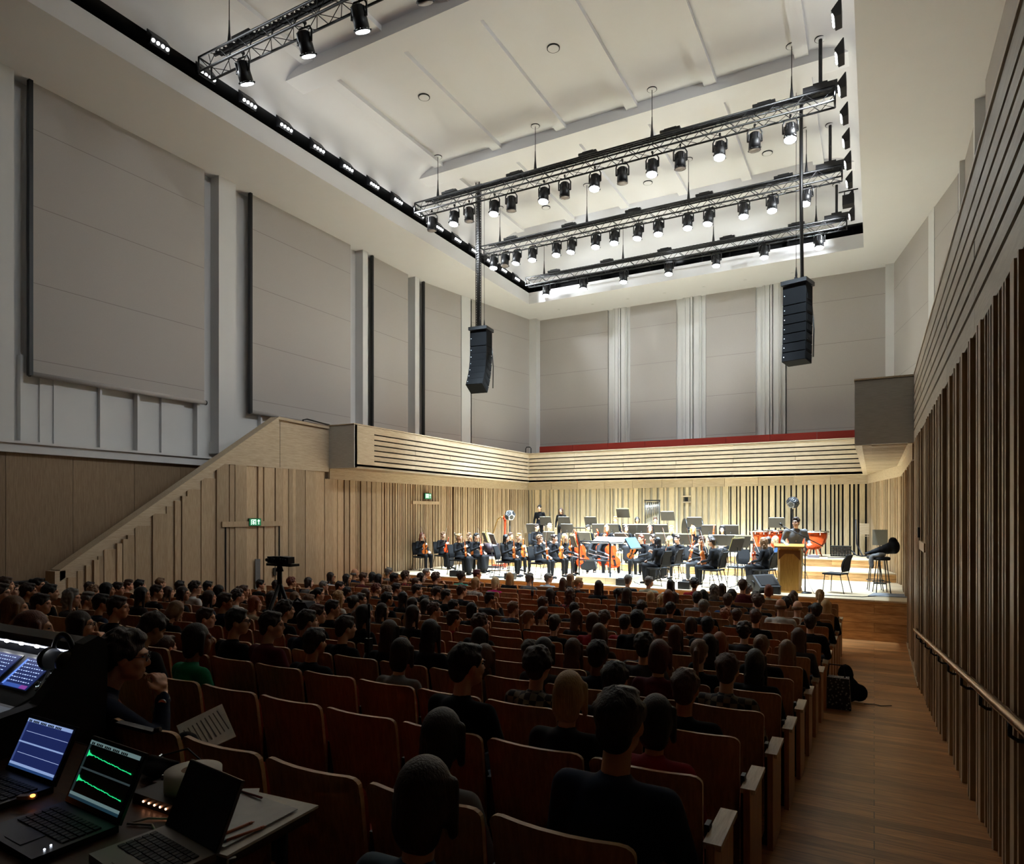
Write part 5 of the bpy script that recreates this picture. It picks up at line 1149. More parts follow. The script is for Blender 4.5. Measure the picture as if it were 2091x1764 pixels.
# ---------- lectern and speaker ----------
lw = wood('lectern_oak', '9c7434', 'b88e4a', 2, 12, 5, .08, .4); lw2 = plain('lectern_dark', '6b4420', .4)
L = Vector((XU(1612, 17.25), 17.25, ZS)); o = thing('lectern', 'tall oak lectern with sloping top at the right of the stage', 'lectern', tuple(L), .08); o.scale = (.8, .85, 1)
m = MB(); m.prism([(-.26, -.18), (.26, -.18), (.33, -.05), (.33, .2), (-.33, .2), (-.33, -.05)], (0, 0, .53), (1, 0, 0), (0, 1, 0), 1.06); m.build('body', lw, o)
m = MB(); m.prism([(-.3, 1.02), (-.3, .78), (-.12, .93), (.12, .93), (.3, .78), (.3, 1.02)], (0, -.186, 0), (1, 0, 0), (0, 0, 1), .012); m.build('dark_band', lw2, o)
m = MB(); m.prism([(-.4, -.28), (.4, -.28), (.46, .22), (-.46, .22)], (0, 0, 1.12), (1, 0, 0), (0, 1, .1), .035); m.build('top', lw, o)
m = MB(); m.box((0, 0, .02), (.72, .46, .04)); m.build('base', lw, o)
person('lec', 'person, speaker in grey sweater and glasses leaning on the oak lectern', (L.x+.08, 17.78, ZS), PI+.22, 1.04, 'short', 'darkbrown', 'grey', 'khaki', 0, None, True)
# boom microphone stand
x = XU(1644, 17.2); o = thing('microphone_stand', 'black boom microphone stand beside the lectern', 'microphone stand', (x, 17.2, ZS))
m = MB(); m.tube([(0, 0, 0), (0, 0, 1.32)], .014, 8); m.lathe([(.15, 0), (.15, .02), (.03, .04)], (0, 0, 0), 16); m.build('pole', black, o)
m = MB(); m.tube([(.38, .1, 1.12), (-.5, -.1, 1.6)], .011, 8); m.build('boom', black, o); m = MB(); m.tube([(-.5, -.1, 1.6), (-.55, -.1, 1.66)], [.018, .03], 10); m.build('microphone', black, o)
m = MB(); m.tube([(.02, 0, .5), (.1, -.02, .2), (.2, -.1, .02), (.3, -.3, .01)], .006, 6); m.build('cable', black, o)
# wedge monitor and small front-fill speakers
x = XU(1556, 17.0); o = thing('stage_monitor', 'black wedge stage monitor in front of the curly fair violinist', 'loudspeaker', (x, 17.05, ZS), -2.3)
m = MB(); m.prism([(-.25, 0), (.22, 0), (.3, .12), (.02, .4), (-.2, .36)], (0, 0, .02), (0, 1, 0), (0, 0, 1), .62); m.build('cabinet', plain('wedge_black', '2a2a2c', .6), o)
m = MB(); m.lathe([(.09, 0), (.07, .01), (.03, .015)], (.315, .02, .2), 16, (0, PI/2, 0)); m.build('side_port', black, o); m = MB(); m.box((0, .16, .29), (.5, .3, .01), (-.78, 0, 0)); m.build('grille', black, o)
for k, u in enumerate((930, 1042, 1271, 1398, 1580)):
    p = atZ(u, 1200, ZS); o = thing('front_fill_speaker', 'small black box speaker on the stage lip, %s from the left' % ORD[k+1], 'loudspeaker', (XU(u, 16.7), 16.7, ZS), 0, 'small speakers along the stage lip')
    m = MB(); m.box((0, 0, .09), (.3, .2, .18)); m.build('cabinet', black, o); m = MB(); m.box((0, -.103, .09), (.27, .006, .15)); m.build('grille', plain('fill_grille', '1a1a1c', .8), o)
# ---------- harp ----------
h = thing('harp', 'concert harp with red-brown column behind the violinists', 'harp', (XU(1019, 20.3), 20.3, ZS), .25)
m = MB(); m.tube([(.22, 0, .05), (.22, 0, 1.62), (.22, 0, 1.72)], [.05, .04, .055], 12); m.lathe([(.07, 0), (.08, .08), (.05, .16)], (.22, 0, 1.68), 12); m.lathe([(.09, 0), (.07, .15), (.05, .3)], (.22, 0, .05), 12); m.build('column', varnr, h)
m = MB(); m.tube([(.22, 0, 1.74), (.08, 0, 1.78), (-.06, 0, 1.66), (-.13, 0, 1.45), (-.2, 0, 1.2), (-.3, 0, 1.12), (-.42, 0, 1.2), (-.46, 0, 1.33)], [.045, .05, .045, .04, .04, .045, .04, .025], 10, flat=.5); m.build('neck', gold, h)
m = MB(); m.prism([(-.45, 1.22), (-.33, 1.2), (.2, .12), (-.1, .08)], (0, 0, 0), (1, 0, 0), (0, 0, 1), .18); m.build('soundboard', cream, h)
m = MB()
for i in range(24): t = i/23; m.tube([(.16-.52*t, 0, 1.7-.5*t-.12*math.sin(t*PI)), (.12-.48*t, 0, .25+.9*t)], .002, 3, cap=False)
m.build('strings', chrome, h)
m = MB(); m.box((.05, 0, .05), (.5, .3, .1)); m.build('base', varnr, h)
# dodecahedron loudspeakers
def dodeca(u, y, z, lb):
    x = XU(u, y); o = thing('dodecahedron_speaker', lb, 'loudspeaker', (x, y, zst(y)), 0, 'round twelve-sided measurement speakers'); hz = z-zst(y)
    bm = bmesh.new(); bmesh.ops.create_icosphere(bm, subdivisions=1, radius=1); ic = [v.co.normalized() for v in bm.verts]; bm.free()
    b2 = bmesh.new(); bmesh.ops.create_icosphere(b2, subdivisions=1, radius=1)
    cen = [(f.calc_center_median().normalized(), f) for f in b2.faces]
    m = MB(); r = .235
    for n_ in ic:
        near = sorted([c for c, f in cen], key=lambda c: -c.dot(n_))[:5]; ax = n_.orthogonal().normalized(); ay = n_.cross(ax)
        near.sort(key=lambda c: math.atan2(c.dot(ay), c.dot(ax))); m.face([(c*r*.85)+Vector((0, 0, hz)) for c in near])
    b2.free(); m.build('cabinet', plain('dodeca_silver', '9a9ca0', .25, .7) if u < 1300 else plain('dodeca_dark', '4a4a4e', .2, .6), o)
    for n_ in ic:
        q = n_.to_track_quat('Z', 'Y').to_euler(); m = MB(); m.lathe([(.074, -.004), (.076, .012), (.06, .004), (.03, -.0), (.012, .012)], tuple(n_*r*.795*.85+Vector((0, 0, hz))), 14, tuple(q)); m.build('driver', black, o)
    m = MB(); m.tube([(0, 0, hz-.2), (0, 0, .35)], .022, 8); m.build('pole', black, o)
    m = MB()
    for i in range(3): t = i*2*PI/3+.4; m.tube([(0, 0, .55), (.38*math.cos(t), .38*math.sin(t), 0)], .014, 6)
    m.build('tripod', black, o)
dodeca(1041, 20.0, atY(1041, 1052, 20.0).z, 'silver twelve-sided speaker on a black pole beside the harp')
dodeca(1619, 22.0, atY(1619, 1026, 22.0).z, 'dark twelve-sided speaker on pole behind the lectern speaker')
# ---------- percussion ----------
def timp(u, y, r, lb):
    x = XU(u, y); o = thing('timpani', lb, 'kettledrum', (x, y, zst(y)), 0, 'copper kettledrums'); m = MB()
    m.lathe([(.1*r/.4, .22), (.22*r/.4, .27), (.34*r/.4, .45), (.39*r/.4, .62), (.4*r/.4, .78)], n=28); m.build('bowl', copper, o)
    m = MB(); m.lathe([(r, .78), (r+.03, .78), (r+.03, .83), (r, .83)], n=28); 
    for i in range(6): t = i*PI/3; m.tube([((r+.03)*math.cos(t), (r+.03)*math.sin(t), .86), ((r+.03)*math.cos(t), (r+.03)*math.sin(t), .7)], .012, 6)
    m.build('rim', chrome, o); m = MB(); m.lathe([(r, .826), (r*.5, .827)], n=28); m.build('drumhead', skinw, o)
    m = MB()
    for i in range(4): t = i*PI/2+.5; m.tube([(.3*math.cos(t), .3*math.sin(t), .5), (.16*math.cos(t), .16*math.sin(t), .25), (.28*math.cos(t), .28*math.sin(t), 0)], .018, 6)
    m.build('frame', copper, o)
timp(1661, 23.7, .42, 'copper kettledrum right of the speaker, the largest'); timp(1628, 24.2, .36, 'copper kettledrum hidden mostly by the speaker'); timp(1553, 23.5, .24, 'small copper kettledrum left, next to the glasses cabinet'); timp(1583, 24.1, .24, 'small copper kettledrum behind the blonde in blue')
o = thing('bass_drum', 'upright chrome-rimmed bass drum at the back right', 'drum', (XU(1414, 24.0), 24.0, zst(24)), .5); m = MB(); m.lathe([(.36, -.28), (.36, .28)], (0, 0, .82), 28, (0, PI/2, 0)); m.build('shell', plain('drum_shell', '55585c', .2, .7), o)
for sx in (-1, 1): m = MB(); m.lathe([(.355, -.02), (.4, -.02), (.4, .02), (.355, .02)], (sx*.28, 0, .82), 28, (0, PI/2, 0)); m.build('hoop', black, o)
m = MB()
for i in range(10): t = i*PI/5; m.tube([(-.3, .37*math.cos(t), .82+.37*math.sin(t)), (.3, .37*math.cos(t), .82+.37*math.sin(t))], .01, 5)
m.build('tension_rods', chrome, o); m = MB()
for sx in (-1, 1):
    for sy in (-1, 1): m.tube([(sx*.2, sy*.2, .5), (sx*.3, sy*.35, 0)], .018, 6)
m.build('stand', chrome, o)
o = thing('tubular_bells', 'tubular bells in a tall black frame against the back wall', 'tubular bells', (XU(1332, 24.2), 24.2, zst(24.2)), .1)
m = MB()
for sx in (-1, 1): m.tube([(sx*.27, 0, 0), (sx*.27, 0, 1.9)], .018, 6); m.box((sx*.27, 0, .03), (.06, .5, .05))
m.box((0, 0, 1.88), (.58, .12, .04)); m.box((0, 0, .5), (.56, .05, .04)); m.build('frame', black, o); 
for i in range(13): m = MB(); zz = 1.82-.0*i; m.tube([(-.22+i*.037, -.03+.05*(i % 2), zz), (-.22+i*.037, -.03+.05*(i % 2), zz-1.25+i*.035)], .014, 8); m.build('bell', chrome, o)
o = thing('vibraphone', 'mallet instrument with pale bars at the back left', 'percussion', (XU(1183, 24.0), 24.0, zst(24)), 0)
m = MB()
for i in range(20): m.box((-.5+i*.052, 0, .86), (.042, .36-i*.008, .014))
m.build('bars', chrome, o); m = MB(); m.box((0, 0, .82), (1.15, .42, .03)); [m.tube([(sx*.52, sy*.18, 0), (sx*.52, sy*.18, .82)], .018, 6) for sx in (-1, 1) for sy in (-1, 1)]; m.build('frame', black, o)
o = thing('glass_screen', 'clear acoustic screen beside the small kettledrums', 'screen', (XU(1531, 22.9), 22.9, zst(23)), .1)
gm, nt, b = newmat('clear_acrylic'); b.inputs['Transmission Weight'].default_value = 1; b.inputs['Roughness'].default_value = .02; b.inputs['IOR'].default_value = 1.1; b.inputs['Base Color'].default_value = (.92, .97, .98, 1)
m = MB(); m.box((0, 0, .85), (.5, .008, .7)); m.build('pane', gm, o); m = MB(); m.box((0, 0, .45), (.3, .05, .1)); m.box((-.1, 0, .2), (.04, .3, .4)); m.build('base', black, o)
# big drum case + speaker boxes left, next to the violinist
o = thing('equipment_trolley', 'dark trolley with a barrel case behind the violinists', 'trolley', (XU(1003, 19.0), 19.0, ZS), .2); m = MB(); m.box((0, 0, .5), (.7, .5, .04)); m.box((0, 0, .12), (.7, .5, .04))
for sx in (-1, 1):
    for sy in (-1, 1): m.tube([(sx*.33, sy*.23, .02), (sx*.33, sy*.23, .5)], .016, 6)
m.build('frame', plain('trolley_purple', '2a2030', .5), o); m = MB(); m.tube([(-.26, 0, .72), (.26, 0, .72)], .19, 20); m.build('barrel_case', plain('barrel', '33262c', .5), o)
# spare chairs and stools
chair(XU(1707, 17.7), 17.7, 1.2, 'empty orchestra chair alone on the right of the stage'); chair(XU(1508, 18.6), 18.6, 2.8, 'empty orchestra chair right of the boy in black shirt')
for u, y, rz, lb in ((1140, 22.3, 3.1, 'left of the stand below the standing woman'), (1190, 22.4, 3.1, 'beside the far back-left stand'), (1222, 23.3, 3.1, 'behind the long-haired wind player'), (1502, 21.7, 3.1, 'behind the black-haired woman'), (1540, 20.3, 2.8, 'left of the blonde in blue')): chair(XU(u, y), y, rz, 'empty orchestra chair '+lb)
def stool(x, y, lb):
    z = zst(y); o = thing('bar_stool', lb, 'stool', (x, y, z), R.uniform(0, 1), 'tall black stools'); m = MB(); m.lathe([(.17, .78), (.19, .8), (.19, .84), (.16, .86)], n=20); m.build('seat', chf, o)
    for i in range(4): t = i*PI/2+.4; m = MB(); m.tube([(.12*math.cos(t), .12*math.sin(t), .78), (.22*math.cos(t), .22*math.sin(t), 0)], .011, 6); m.build('leg', black, o)
    m = MB(); m.tube([(.19*math.cos(t*PI/8), .19*math.sin(t*PI/8), .26) for t in range(17)], .009, 6, cap=False); m.build('footring', black, o)
pa = atZ(1786, 1197, ZS); pb = atZ(1807, 1195, ZS); ya = 18.6
xa = XU(1789, ya); xb = XU(1812, 18.2); stool(xa-.02, ya, 'tall black stool farther from the wall, at the stage right edge'); stool(xb-.12, 18.15, 'tall black stool closest to the right wall with a grey sweater')
# black cloth heaped on the left stool, grey sweater on the right one
def drape(name, mat, lb, cat, c, spheres, flat=1):
    m = MB()
    for p, r in spheres: m.ell(Vector(c)+Vector(p), r, None, 12)
    o = bpy.data.objects.new(name, voxel(m, .02, 4)); o.data.materials.append(mat); C.objects.link(o); o.location = (0, 0, 0); return tag(o, lb, cat)
drape('black_cloth', cloth('black'), 'black velvet cloth heaped over a chair back beside the right wall', 'cloth', (xa+.12, ya+.1, ZS+.86), [((-.32+i*.075, .02*math.sin(i*2), .04+.022*i), (.07+.006*i, .09+.008*i, .03+.018*i)) for i in range(9)]+[((.24, 0, .36), (.1, .1, .1)), ((.3, .03, .26), (.07, .1, .12))])
drape('grey_sweater', cloth('grey'), 'grey sweater hanging from the nearer black stool', 'sweater', (xb-.2, 18.1, ZS+.86), [((0, 0, .03), (.17, .13, .05)), ((-.14, -.05, -.1), (.06, .07, .16)), ((-.12, -.08, -.2), (.045, .04, .1)), ((.06, -.05, .06), (.12, .08, .05))])
o = thing('reading_easel', 'grey notice board on a low stand at the back right corner', 'board', (XU(1797, 20.4), 20.4, ZS)); m = MB(); m.box((0, 0, 1.25), (.36, .02, .42)); m.build('panel', plain('grey_board', '5c5a52', .6), o); m = MB(); m.tube([(0, .03, 0), (0, .03, 1.2)], .015, 6); m.box((0, .03, .02), (.3, .3, .03)); m.build('post', black, o)
o = thing('amplifier_crate', 'black amplifier crate with grille and cables at the back right', 'crate', (XU(1744, 24.1)-.38, 24.1, zst(24.3))); m = MB(); m.box((0, 0, .17), (.6, .4, .34)); m.build('case', black, o)
m = MB()
for i in range(7): m.box((-.25+i*.083, -.205, .17), (.008, .01, .28))
for i in range(5): m.box((0, -.205, .06+i*.055), (.56, .01, .008))
m.build('grille', chrome, o); m = MB(); m.tube([(.3, 0, .2), (.45, -.1, .05), (.6, 0, .02), (.75, .1, .03), (.62, .2, .02), (.45, .35, .4), (.42, .4, 1.2)], .018, 6); m.build('cable_loom', plain('cable_blue_black', '141826', .5), o)
o = thing('power_strip', 'grey power strip on the back tier right of the kettledrum', 'power strip', (XU(1661, 22.9), 22.9, zst(23))); m = MB(); m.box((0, 0, .04), (.34, .14, .08)); m.build('case', plain('strip_grey', '6a6674', .5), o)
m = MB(); pts = [(XU(1690, 22.9), 22.9, zst(23)+.012), (XU(1710, 23.2), 23.2, zst(23)+.012), (XU(1740, 23.5), 23.5, zst(23)+.012)]; m.tube(pts, .014, 6); tag(m.build('stage_cable', black), 'black cable lying on the top tier, right', 'cable')
m = MB(); m.tube([(XU(1668, 16.85), 16.85, ZS+.01), (XU(1700, 17.0), 16.9, ZS+.01), (XU(1760, 16.95), 16.95, ZS+.01), (XU(1790, 17.3), 17.3, ZS+.01), (XU(1830, 17.9), 17.9, ZS+.01)], .01, 6); tag(m.build('stage_cable', black), 'thin black cable running along the stage lip at right', 'cable')
m = MB(); m.prism([(0, 0), (.95, .1), (1.0, .75), (.12, .7)], (XU(1772, 17.25), 17.25, ZS+.008), (1, 0, 0), (0, 1, 0), .012); tag(m.build('floor_mat', plain('mat_grey', '7a7c80', .95)), 'grey carpet square on the stage floor near the right wall', 'mat')
m = MB(); R2 = random.Random(3); pts = []
for i in range(70): a = i*.9; r = .12+.1*R2.random(); pts.append((math.cos(a)*r+i*.006, math.sin(a)*r, .012+.02*R2.random()))
m.tube(pts, .008, 5); o = m.build('cable_coil', black); o.location = (XU(1010, 17.0), 16.95, ZS); tag(o, 'tangle of black cables on the stage lip near the long black-haired violinist', 'cable')
m = MB(); m.prism([(-.1, .0), (.1, 0), (.24, .28), (.24, .6), (-.24, .6), (-.24, .28)], (0, 0, 0), (1, 0, 0), (0, 0, 1), .3); m.prism([(-.08, 0), (.08, 0), (.2, .3), (-.2, .3)], (0, .02, 0), (1, 0, 0), (0, 0, 1), .36)
o = m.build('instrument_bag', chf); o.location = (XU(1190, 18.6)+.0, 18.5, ZS+.28); o.rotation_euler = (0, 1.3, .2); o.scale = (.65, .65, .75); tag(o, 'black soft cello case lying below the red cello', 'instrument case')
# wall boxes on the back corners
for u, lb in ((1067, 'left'), (1768, 'right')):
    p = atY(u, 1080, 24.7); m = MB(); m.box((0, 0, 0), (.36, .12, .36)); m.box((0, 0, -.23), (.34, .1, .02)); o = m.build('wall_box', oakH); o.location = (p.x, 24.68 if u < 1200 else 24.6, atY(u, 1080, 24.7).z); tag(o, 'small oak box fixed on the batten wall at the back %s corner' % lb, 'wall box')
# ---------- things among the audience ----------
p = atX(574, 1143, -10.2)
def tripod(o, h, spread, r=.02, mat=black):
    for i in range(3): t = i*2*PI/3+.3; m = MB(); m.tube([(0, 0, h), (spread*math.cos(t), spread*math.sin(t), 0)], r, 8); m.tube([(spread*.5*math.cos(t), spread*.5*math.sin(t), h*.5), (spread*math.cos(t), spread*math.sin(t), 0.0)], r*1.25, 8); m.build('leg', mat, o)
Yt = 5.75; u = 571; X = XU(u, Yt); z = floorz(Yt); top = atY(u, 1143, Yt).z-z
o = thing('camera_tripod', 'black tripod with a row of small cameras rising above the left audience', 'tripod', (X, Yt, z))
tripod(o, atY(u, 1190, Yt).z-z, .5, .024)
m = MB(); m.tube([(0, 0, atY(u, 1192, Yt).z-z), (0, 0, top-.1)], .03, 8); m.lathe([(.05, top-.14), (.03, top-.08), (.06, top-.04)], (0, 0, 0), 12); m.build('centre_column', black, o)
for i in range(5): m = MB(); m.box((-.13+i*.075, .06-.03*abs(i-2), top), (.06, .1, .08)); m.lathe([(.02, 0), (.02, .03)], (-.13+i*.075, .0-.03*abs(i-2), top), 10, (PI/2, 0, 0)); m.build('camera', plain('camera_blue_black', '141c26', .4), o)
m = MB(); m.box((0.02, 0.03, top-.06), (.42, .14, .03)); m.build('plate', black, o)
# tall pole stand in the middle rows
Yp = 4.35; X = XU(748, Yp); z = floorz(Yp); h = atY(752, 1262, Yp).z-z; o = thing('microphone_tripod', 'tall black microphone tripod standing between the middle rows', 'tripod', (X, Yp, z))
m = MB(); m.tube([(0, 0, .3), (0.02, 0, h*.75)], .022, 8); m.tube([(0.02, 0, h*.7), (.03, 0, h)], .012, 8); m.box((.025, 0, h*.78), (.05, .05, .12)); m.build('pole', black, o); tripod(o, .75, .3, .014); m = MB(); m.tube([(.03, 0, h), (.03, 0, h+.12)], .012, 8); m.build('microphone', steel, o)
for u, v, Yp, lb in ((1087, 1185, 12.2, 'thin microphone stand in front rows left of centre'), (1259, 1213, 11.3, 'thin microphone stand beside the dark-haired man, front middle')):
    X = XU(u, Yp); z = floorz(Yp); h = atY(u, v, Yp).z-z; o = thing('microphone_stand', lb, 'microphone stand', (X, Yp, z)); m = MB(); m.tube([(0, 0, .05), (0, 0, h)], .012, 8); m.lathe([(.12, 0), (.12, .02), (.02, .05)], (0, 0, 0), 14); m.build('pole', black, o); m = MB(); m.tube([(0, 0, h), (0, 0, h+.1)], .014, 8); m.tube([(0, 0, h-.32), (0, 0, h-.2)], .03, 8); m.build('microphone', steel, o)
Yp = 5.85; X = XU(614, Yp); p = atY(612, 1252, Yp); m = MB(); m.prism([(-.18, -.3), (.2, -.3), (.2, .14), (.15, .2), (-.13, .2), (-.18, .14)], (0, 0, 0), (1, 0, 0), (0, 0, 1), .16); m.prism([(-.1, -.2), (.12, -.2), (.12, .0), (-.1, .0)], (0, -.09, 0), (1, 0, 0), (0, 0, 1), .03); m.tube([(-.05, -.05, .2), (0, -.05, .24), (.07, -.05, .2)], .012, 6)
o = m.build('rucksack', plain('rucksack_black', '1c1d20', .7, bump=.3)); o.location = (X, Yp, p.z-.05); tag(o, 'black rucksack standing on a seat right of the camera tripod', 'bag')
# bags by the aisle
y = 9.3; X = -.42; z = floorz(y)
o = thing('tote_bag', 'dark tote bag with pale leaf pattern on the aisle floor', 'bag', (X, y, z)); tm, nt, b = newmat('leaf_pattern'); tc = nd(nt, 'ShaderNodeTexCoord'); t = nd(nt, 'ShaderNodeTexVoronoi'); t.inputs['Scale'].default_value = 26; nt.links.new(tc.outputs['Object'], t.inputs['Vector']); cr = nd(nt, 'ShaderNodeMapRange'); cr.inputs[1].default_value = .25; cr.inputs[2].default_value = .3; nt.links.new(t.outputs['Distance'], cr.inputs[0]); mx = nd(nt, 'ShaderNodeMix', data_type='RGBA'); mx.inputs[6].default_value = srgb('8f969c'); mx.inputs[7].default_value = srgb('1c2630'); nt.links.new(cr.outputs[0], mx.inputs[0]); nt.links.new(mx.outputs[2], b.inputs['Base Color'])
m = MB(); m.box((0, 0, .2), (.34, .16, .4), None, 0, .86); m.build('bag', tm, o); m = MB(); m.tube([(-.1, 0, .39), (-.08, 0, .55), (.08, 0, .55), (.1, 0, .39)], .01, 6); m.build('strap', black, o)
m = MB(); m.ell((0, 0, .16), (.16, .12, .18)); m.ell((.14, .04, .12), (.11, .1, .12)); m.ell((-.02, 0, .36), (.1, .08, .14)); me = voxel(m, .02, 3); o = bpy.data.objects.new('backpack', me); me.materials.append(cloth('black')); C.objects.link(o); o.location = (X+.1, y+.75, floorz(y+.75)); tag(o, 'black backpack slumped on the aisle floor behind the tote bag', 'bag')
m = MB(); m.tube([(0, 0, .015), (.12, .05, .015), (.2, 0, .015), (.32, .08, .015)], .012, 5, flat=.4); m.build('strap', black, o, label='black strap end trailing on the floor').location = (.2, -.1, 0)
# ---------- technician's desk ----------
ZT = -.92
tw = wood('desk_top_wood', '3c281c', '523828', 0, 10, 5, .05, .4)
o = thing('laptop_table', 'dark wooden table with metal edge holding the laptops, bottom left', 'table', (-2.3, 1.1, ZT))
m = MB(); m.bb((-.8, -.4, -.035), (.76, .395, 0)); m.build('tabletop', tw, o)
m = MB(); m.bb((-.8, .395, -.035), (.765, .4, .002)); m.bb((.76, -.4, -.035), (.765, .4, .002)); m.build('metal_edge', plain('dull_aluminium', '8a8680', .35, .8), o)
for x, y in ((-.75, -.35), (.7, -.35), (-.75, .35), (.7, .35)): m = MB(); m.tube([(x, y, -.035), (x, y, floorz(1.1+y)-ZT)], .018, 8); m.build('leg', black, o)
keyb = plain('laptop_black', '121215', .35); silver = plain('laptop_silver', '8f8c88', .35, .5, noise=.03); keyd = plain('key_black', '0a0a0c', .5)
def screenmat(kind):
    m, nt, b = newmat('screen_'+kind); b.inputs['Base Color'].default_value = (0.005, 0.005, 0.006, 1); b.inputs['Roughness'].default_value = .2; return m
def laptop(name, lb, cu, cv, ang, w, dp, sh, tilt, case, z=ZT, scr=None, open_=1.8):
    """hinge centre under pixel (cu,cv); local x along the hinge, +y towards the screen's back"""
    o = thing(name, lb, 'laptop', (cu, cv, z), ang)
    m = MB(); m.box((0, -dp/2, .011), (w, dp, .02)); m.build('base', case, o)
    for r in range(5):
        m = MB()
        for k in range(13): m.box((-w*.4+k*w*.8/12, -.045-r*.021, .0225), (w*.8/12*.82, .017, .004))
        m.build('key_row', keyd, o)
    m = MB(); m.box((0, -dp*.78, .0215), (w*.3, dp*.28, .002)); m.build('trackpad', keyb if case is keyb else silver, o)
    M = Matrix.Rotation(tilt, 3, 'X')
    def lp(x, y, zz): return tuple(M@Vector((x, y, zz))+Vector((0, 0, .02)))
    m = MB(); m.box(lp(0, .004, sh/2), (w, .009, sh), M); lid = m.build('lid', case if case is keyb else silver, o)
    m = MB(); m.box(lp(0, -.0015, sh/2), (w*.985, .003, sh*.97), M); m.build('bezel', keyd, lid)
    return o, lid, lp, M
def quadm(lp, M, x0, x1, z0, z1, off=-.004):
    m = MB(); m.box(lp((x0+x1)/2, off, (z0+z1)/2), (x1-x0, .0012, z1-z0), M); return m
def ui(lid, lp, M, w, sh, kind):
    sx, s0, s1 = w*.455, sh*.09, sh*.94; hh = s1-s0
    if kind == 'blue': bg, bar, ln = emit('ui_navy', '26336e', .32), emit('ui_pale_blue', '8ea6d6', .5), emit('ui_line', 'b0c0e8', .5)
    else: bg, bar, ln = emit('ui_black', '020304', .02), emit('ui_grey_green', '7d9a9c', .28), emit('ui_trace', '1fc878', .8)
    scr = quadm(lp, M, -sx, sx, s0, s1).build('screen', bg, lid)
    m = quadm(lp, M, -sx, sx, s1-.07*hh, s1, -.0052); m.build('toolbar', bar, lid)
    m = quadm(lp, M, -sx, sx, s0, s0+.05*hh, -.0052); m.build('taskbar', emit('ui_task_'+kind, '2e4f88' if kind == 'blue' else '1e3a48', .35), lid)
    m = quadm(lp, M, -sx, sx, s0+.05*hh, s0+.1*hh, -.0052); m.build('timeline', bar, lid)
    m = quadm(lp, M, -sx, sx, s0+.5*hh, s0+.53*hh, -.0052); m.build('divider', bar if kind == 'blue' else emit('ui_div', '4c5c60', .2), lid)
    m = quadm(lp, M, -sx, -sx+.03*w, s0+.1*hh, s1-.07*hh, -.0051); m.build('side_ruler', emit('ui_side_'+kind, '4a5ea0' if kind == 'blue' else '28383a', .3), lid)
    m = MB()
    for i in range(22):
        if i % 5 != 2: m.box(lp(-sx*.9+i*.011*w/.36, -.006, s1-.045*hh), (.006, .001, .007), M)
    m.build('tool_icons', keyd, lid)
    for yy in (.74, .3):
        m = MB()
        if kind == 'blue': m.box(lp(0.01, -.0055, s0+yy*hh), (2*sx*.93, .001, .0012), M)
        else:
            x0 = -sx+.035*w; pts = [(x0, 0)]
            rr = random.Random(5); zc = s0+(yy+.02)*hh
            m.prism([(x0, zc-.05*hh), (x0+.008, zc-.02*hh), (x0+.03, zc-.012*hh), (x0+.03, zc-.0*hh), (x0+.008, zc+.03*hh), (x0, zc+.07*hh)], lp(0, -.0056, 0), tuple(M@Vector((1, 0, 0))), tuple(M@Vector((0, 0, 1))), .001)
            prev = (x0+.02, zc)
            for i in range(60):
                nx = prev[0]+(sx*1.93-.035)/60; nz = zc-.075*hh*(i/60)+rr.uniform(-.008, .008)*hh
                m.tube([lp(prev[0], -.0056, prev[1]), lp(nx, -.0056, nz)], .0011, 4, cap=False); prev = (nx, nz)
        m.build('trace', ln, lid)

o, lid, lp, M = laptop('laptop', 'black laptop with blue audio screen, leftmost on the table', -2.525, 1.19, 0.0, .31, .21, .19, -.42, keyb); ui(lid, lp, M, .31, .19, 'blue')
o, lid, lp, M = laptop('laptop', 'black laptop showing two green decaying traces, middle of the table', -2.065, 1.14, -.05, .31, .22, .2, -.42, keyb); ui(lid, lp, M, .31, .2, 'green')
m = MB(); m.ell((.13, -.21, .012), (.006, .006, .006), None, 8); m.build('power_light', emit('led_orange', 'ff7a30', 6), o); m = MB(); m.ell((.12, -.16, .023), (.003, .003, .002), None, 8); m.ell((.13, -.18, .023), (.003, .003, .002), None, 8); m.build('status_light', emit('led_white', 'e8f0ff', 5), o)
o, lid, lp, M = laptop('laptop', 'silver laptop with dark blank screen, rightmost on the table', -1.66, 1.18, -.13, .27, .2, .185, -.42, silver)
m = MB(); m.ell((-.14, -.01, .012), (.003, .003, .003), None, 8); m.build('power_light', emit('led_green', '30ff90', 4), o)
o = thing('tape_roll', 'wide roll of white tape behind the silver laptop', 'tape', (-1.93, 1.385, ZT+.035)); m = MB(); m.lathe([(.036, 0), (.086, 0), (.086, .058), (.036, .058)], n=32); m.build('tape', plain('tape_white', 'cac4ba', .7), o)
m = MB(); m.lathe([(.036, .0), (.034, .0), (.034, .0585), (.036, .0585)], n=24); m.build('core_ring', plain('core_card', '8a6a50', .8), o); m = MB(); m.lathe([(.034, .05), (.002, .051)], n=20, mi=0)
for t in range(4): q = t*PI/2+.4; m.box((.02*math.cos(q), .02*math.sin(q), .053), (.012, .008, .001), (0, 0, q), 1)
m.build('core_label', [plain('label_buff', 'b09a80', .8), plain('label_red', '8c2a20', .8)], o)
o = thing('audio_interface', 'low black box with a row of orange lights under the tape roll', 'audio box', (-1.95, 1.345, ZT)); m = MB(); m.box((0, 0, .017), (.24, .15, .034)); m.build('case', keyb, o)
m = MB()
for i in range(5): m.ell((-.06+i*.028, -.077, .017), (.0035, .003, .0035), None, 8)
m.build('indicator_lights', emit('led_amber', 'ffb080', 4), o)
o = thing('paper_folder', 'clear plastic folder of white papers at the right end of the table', 'papers', (-1.66, 1.345, ZT), .12)
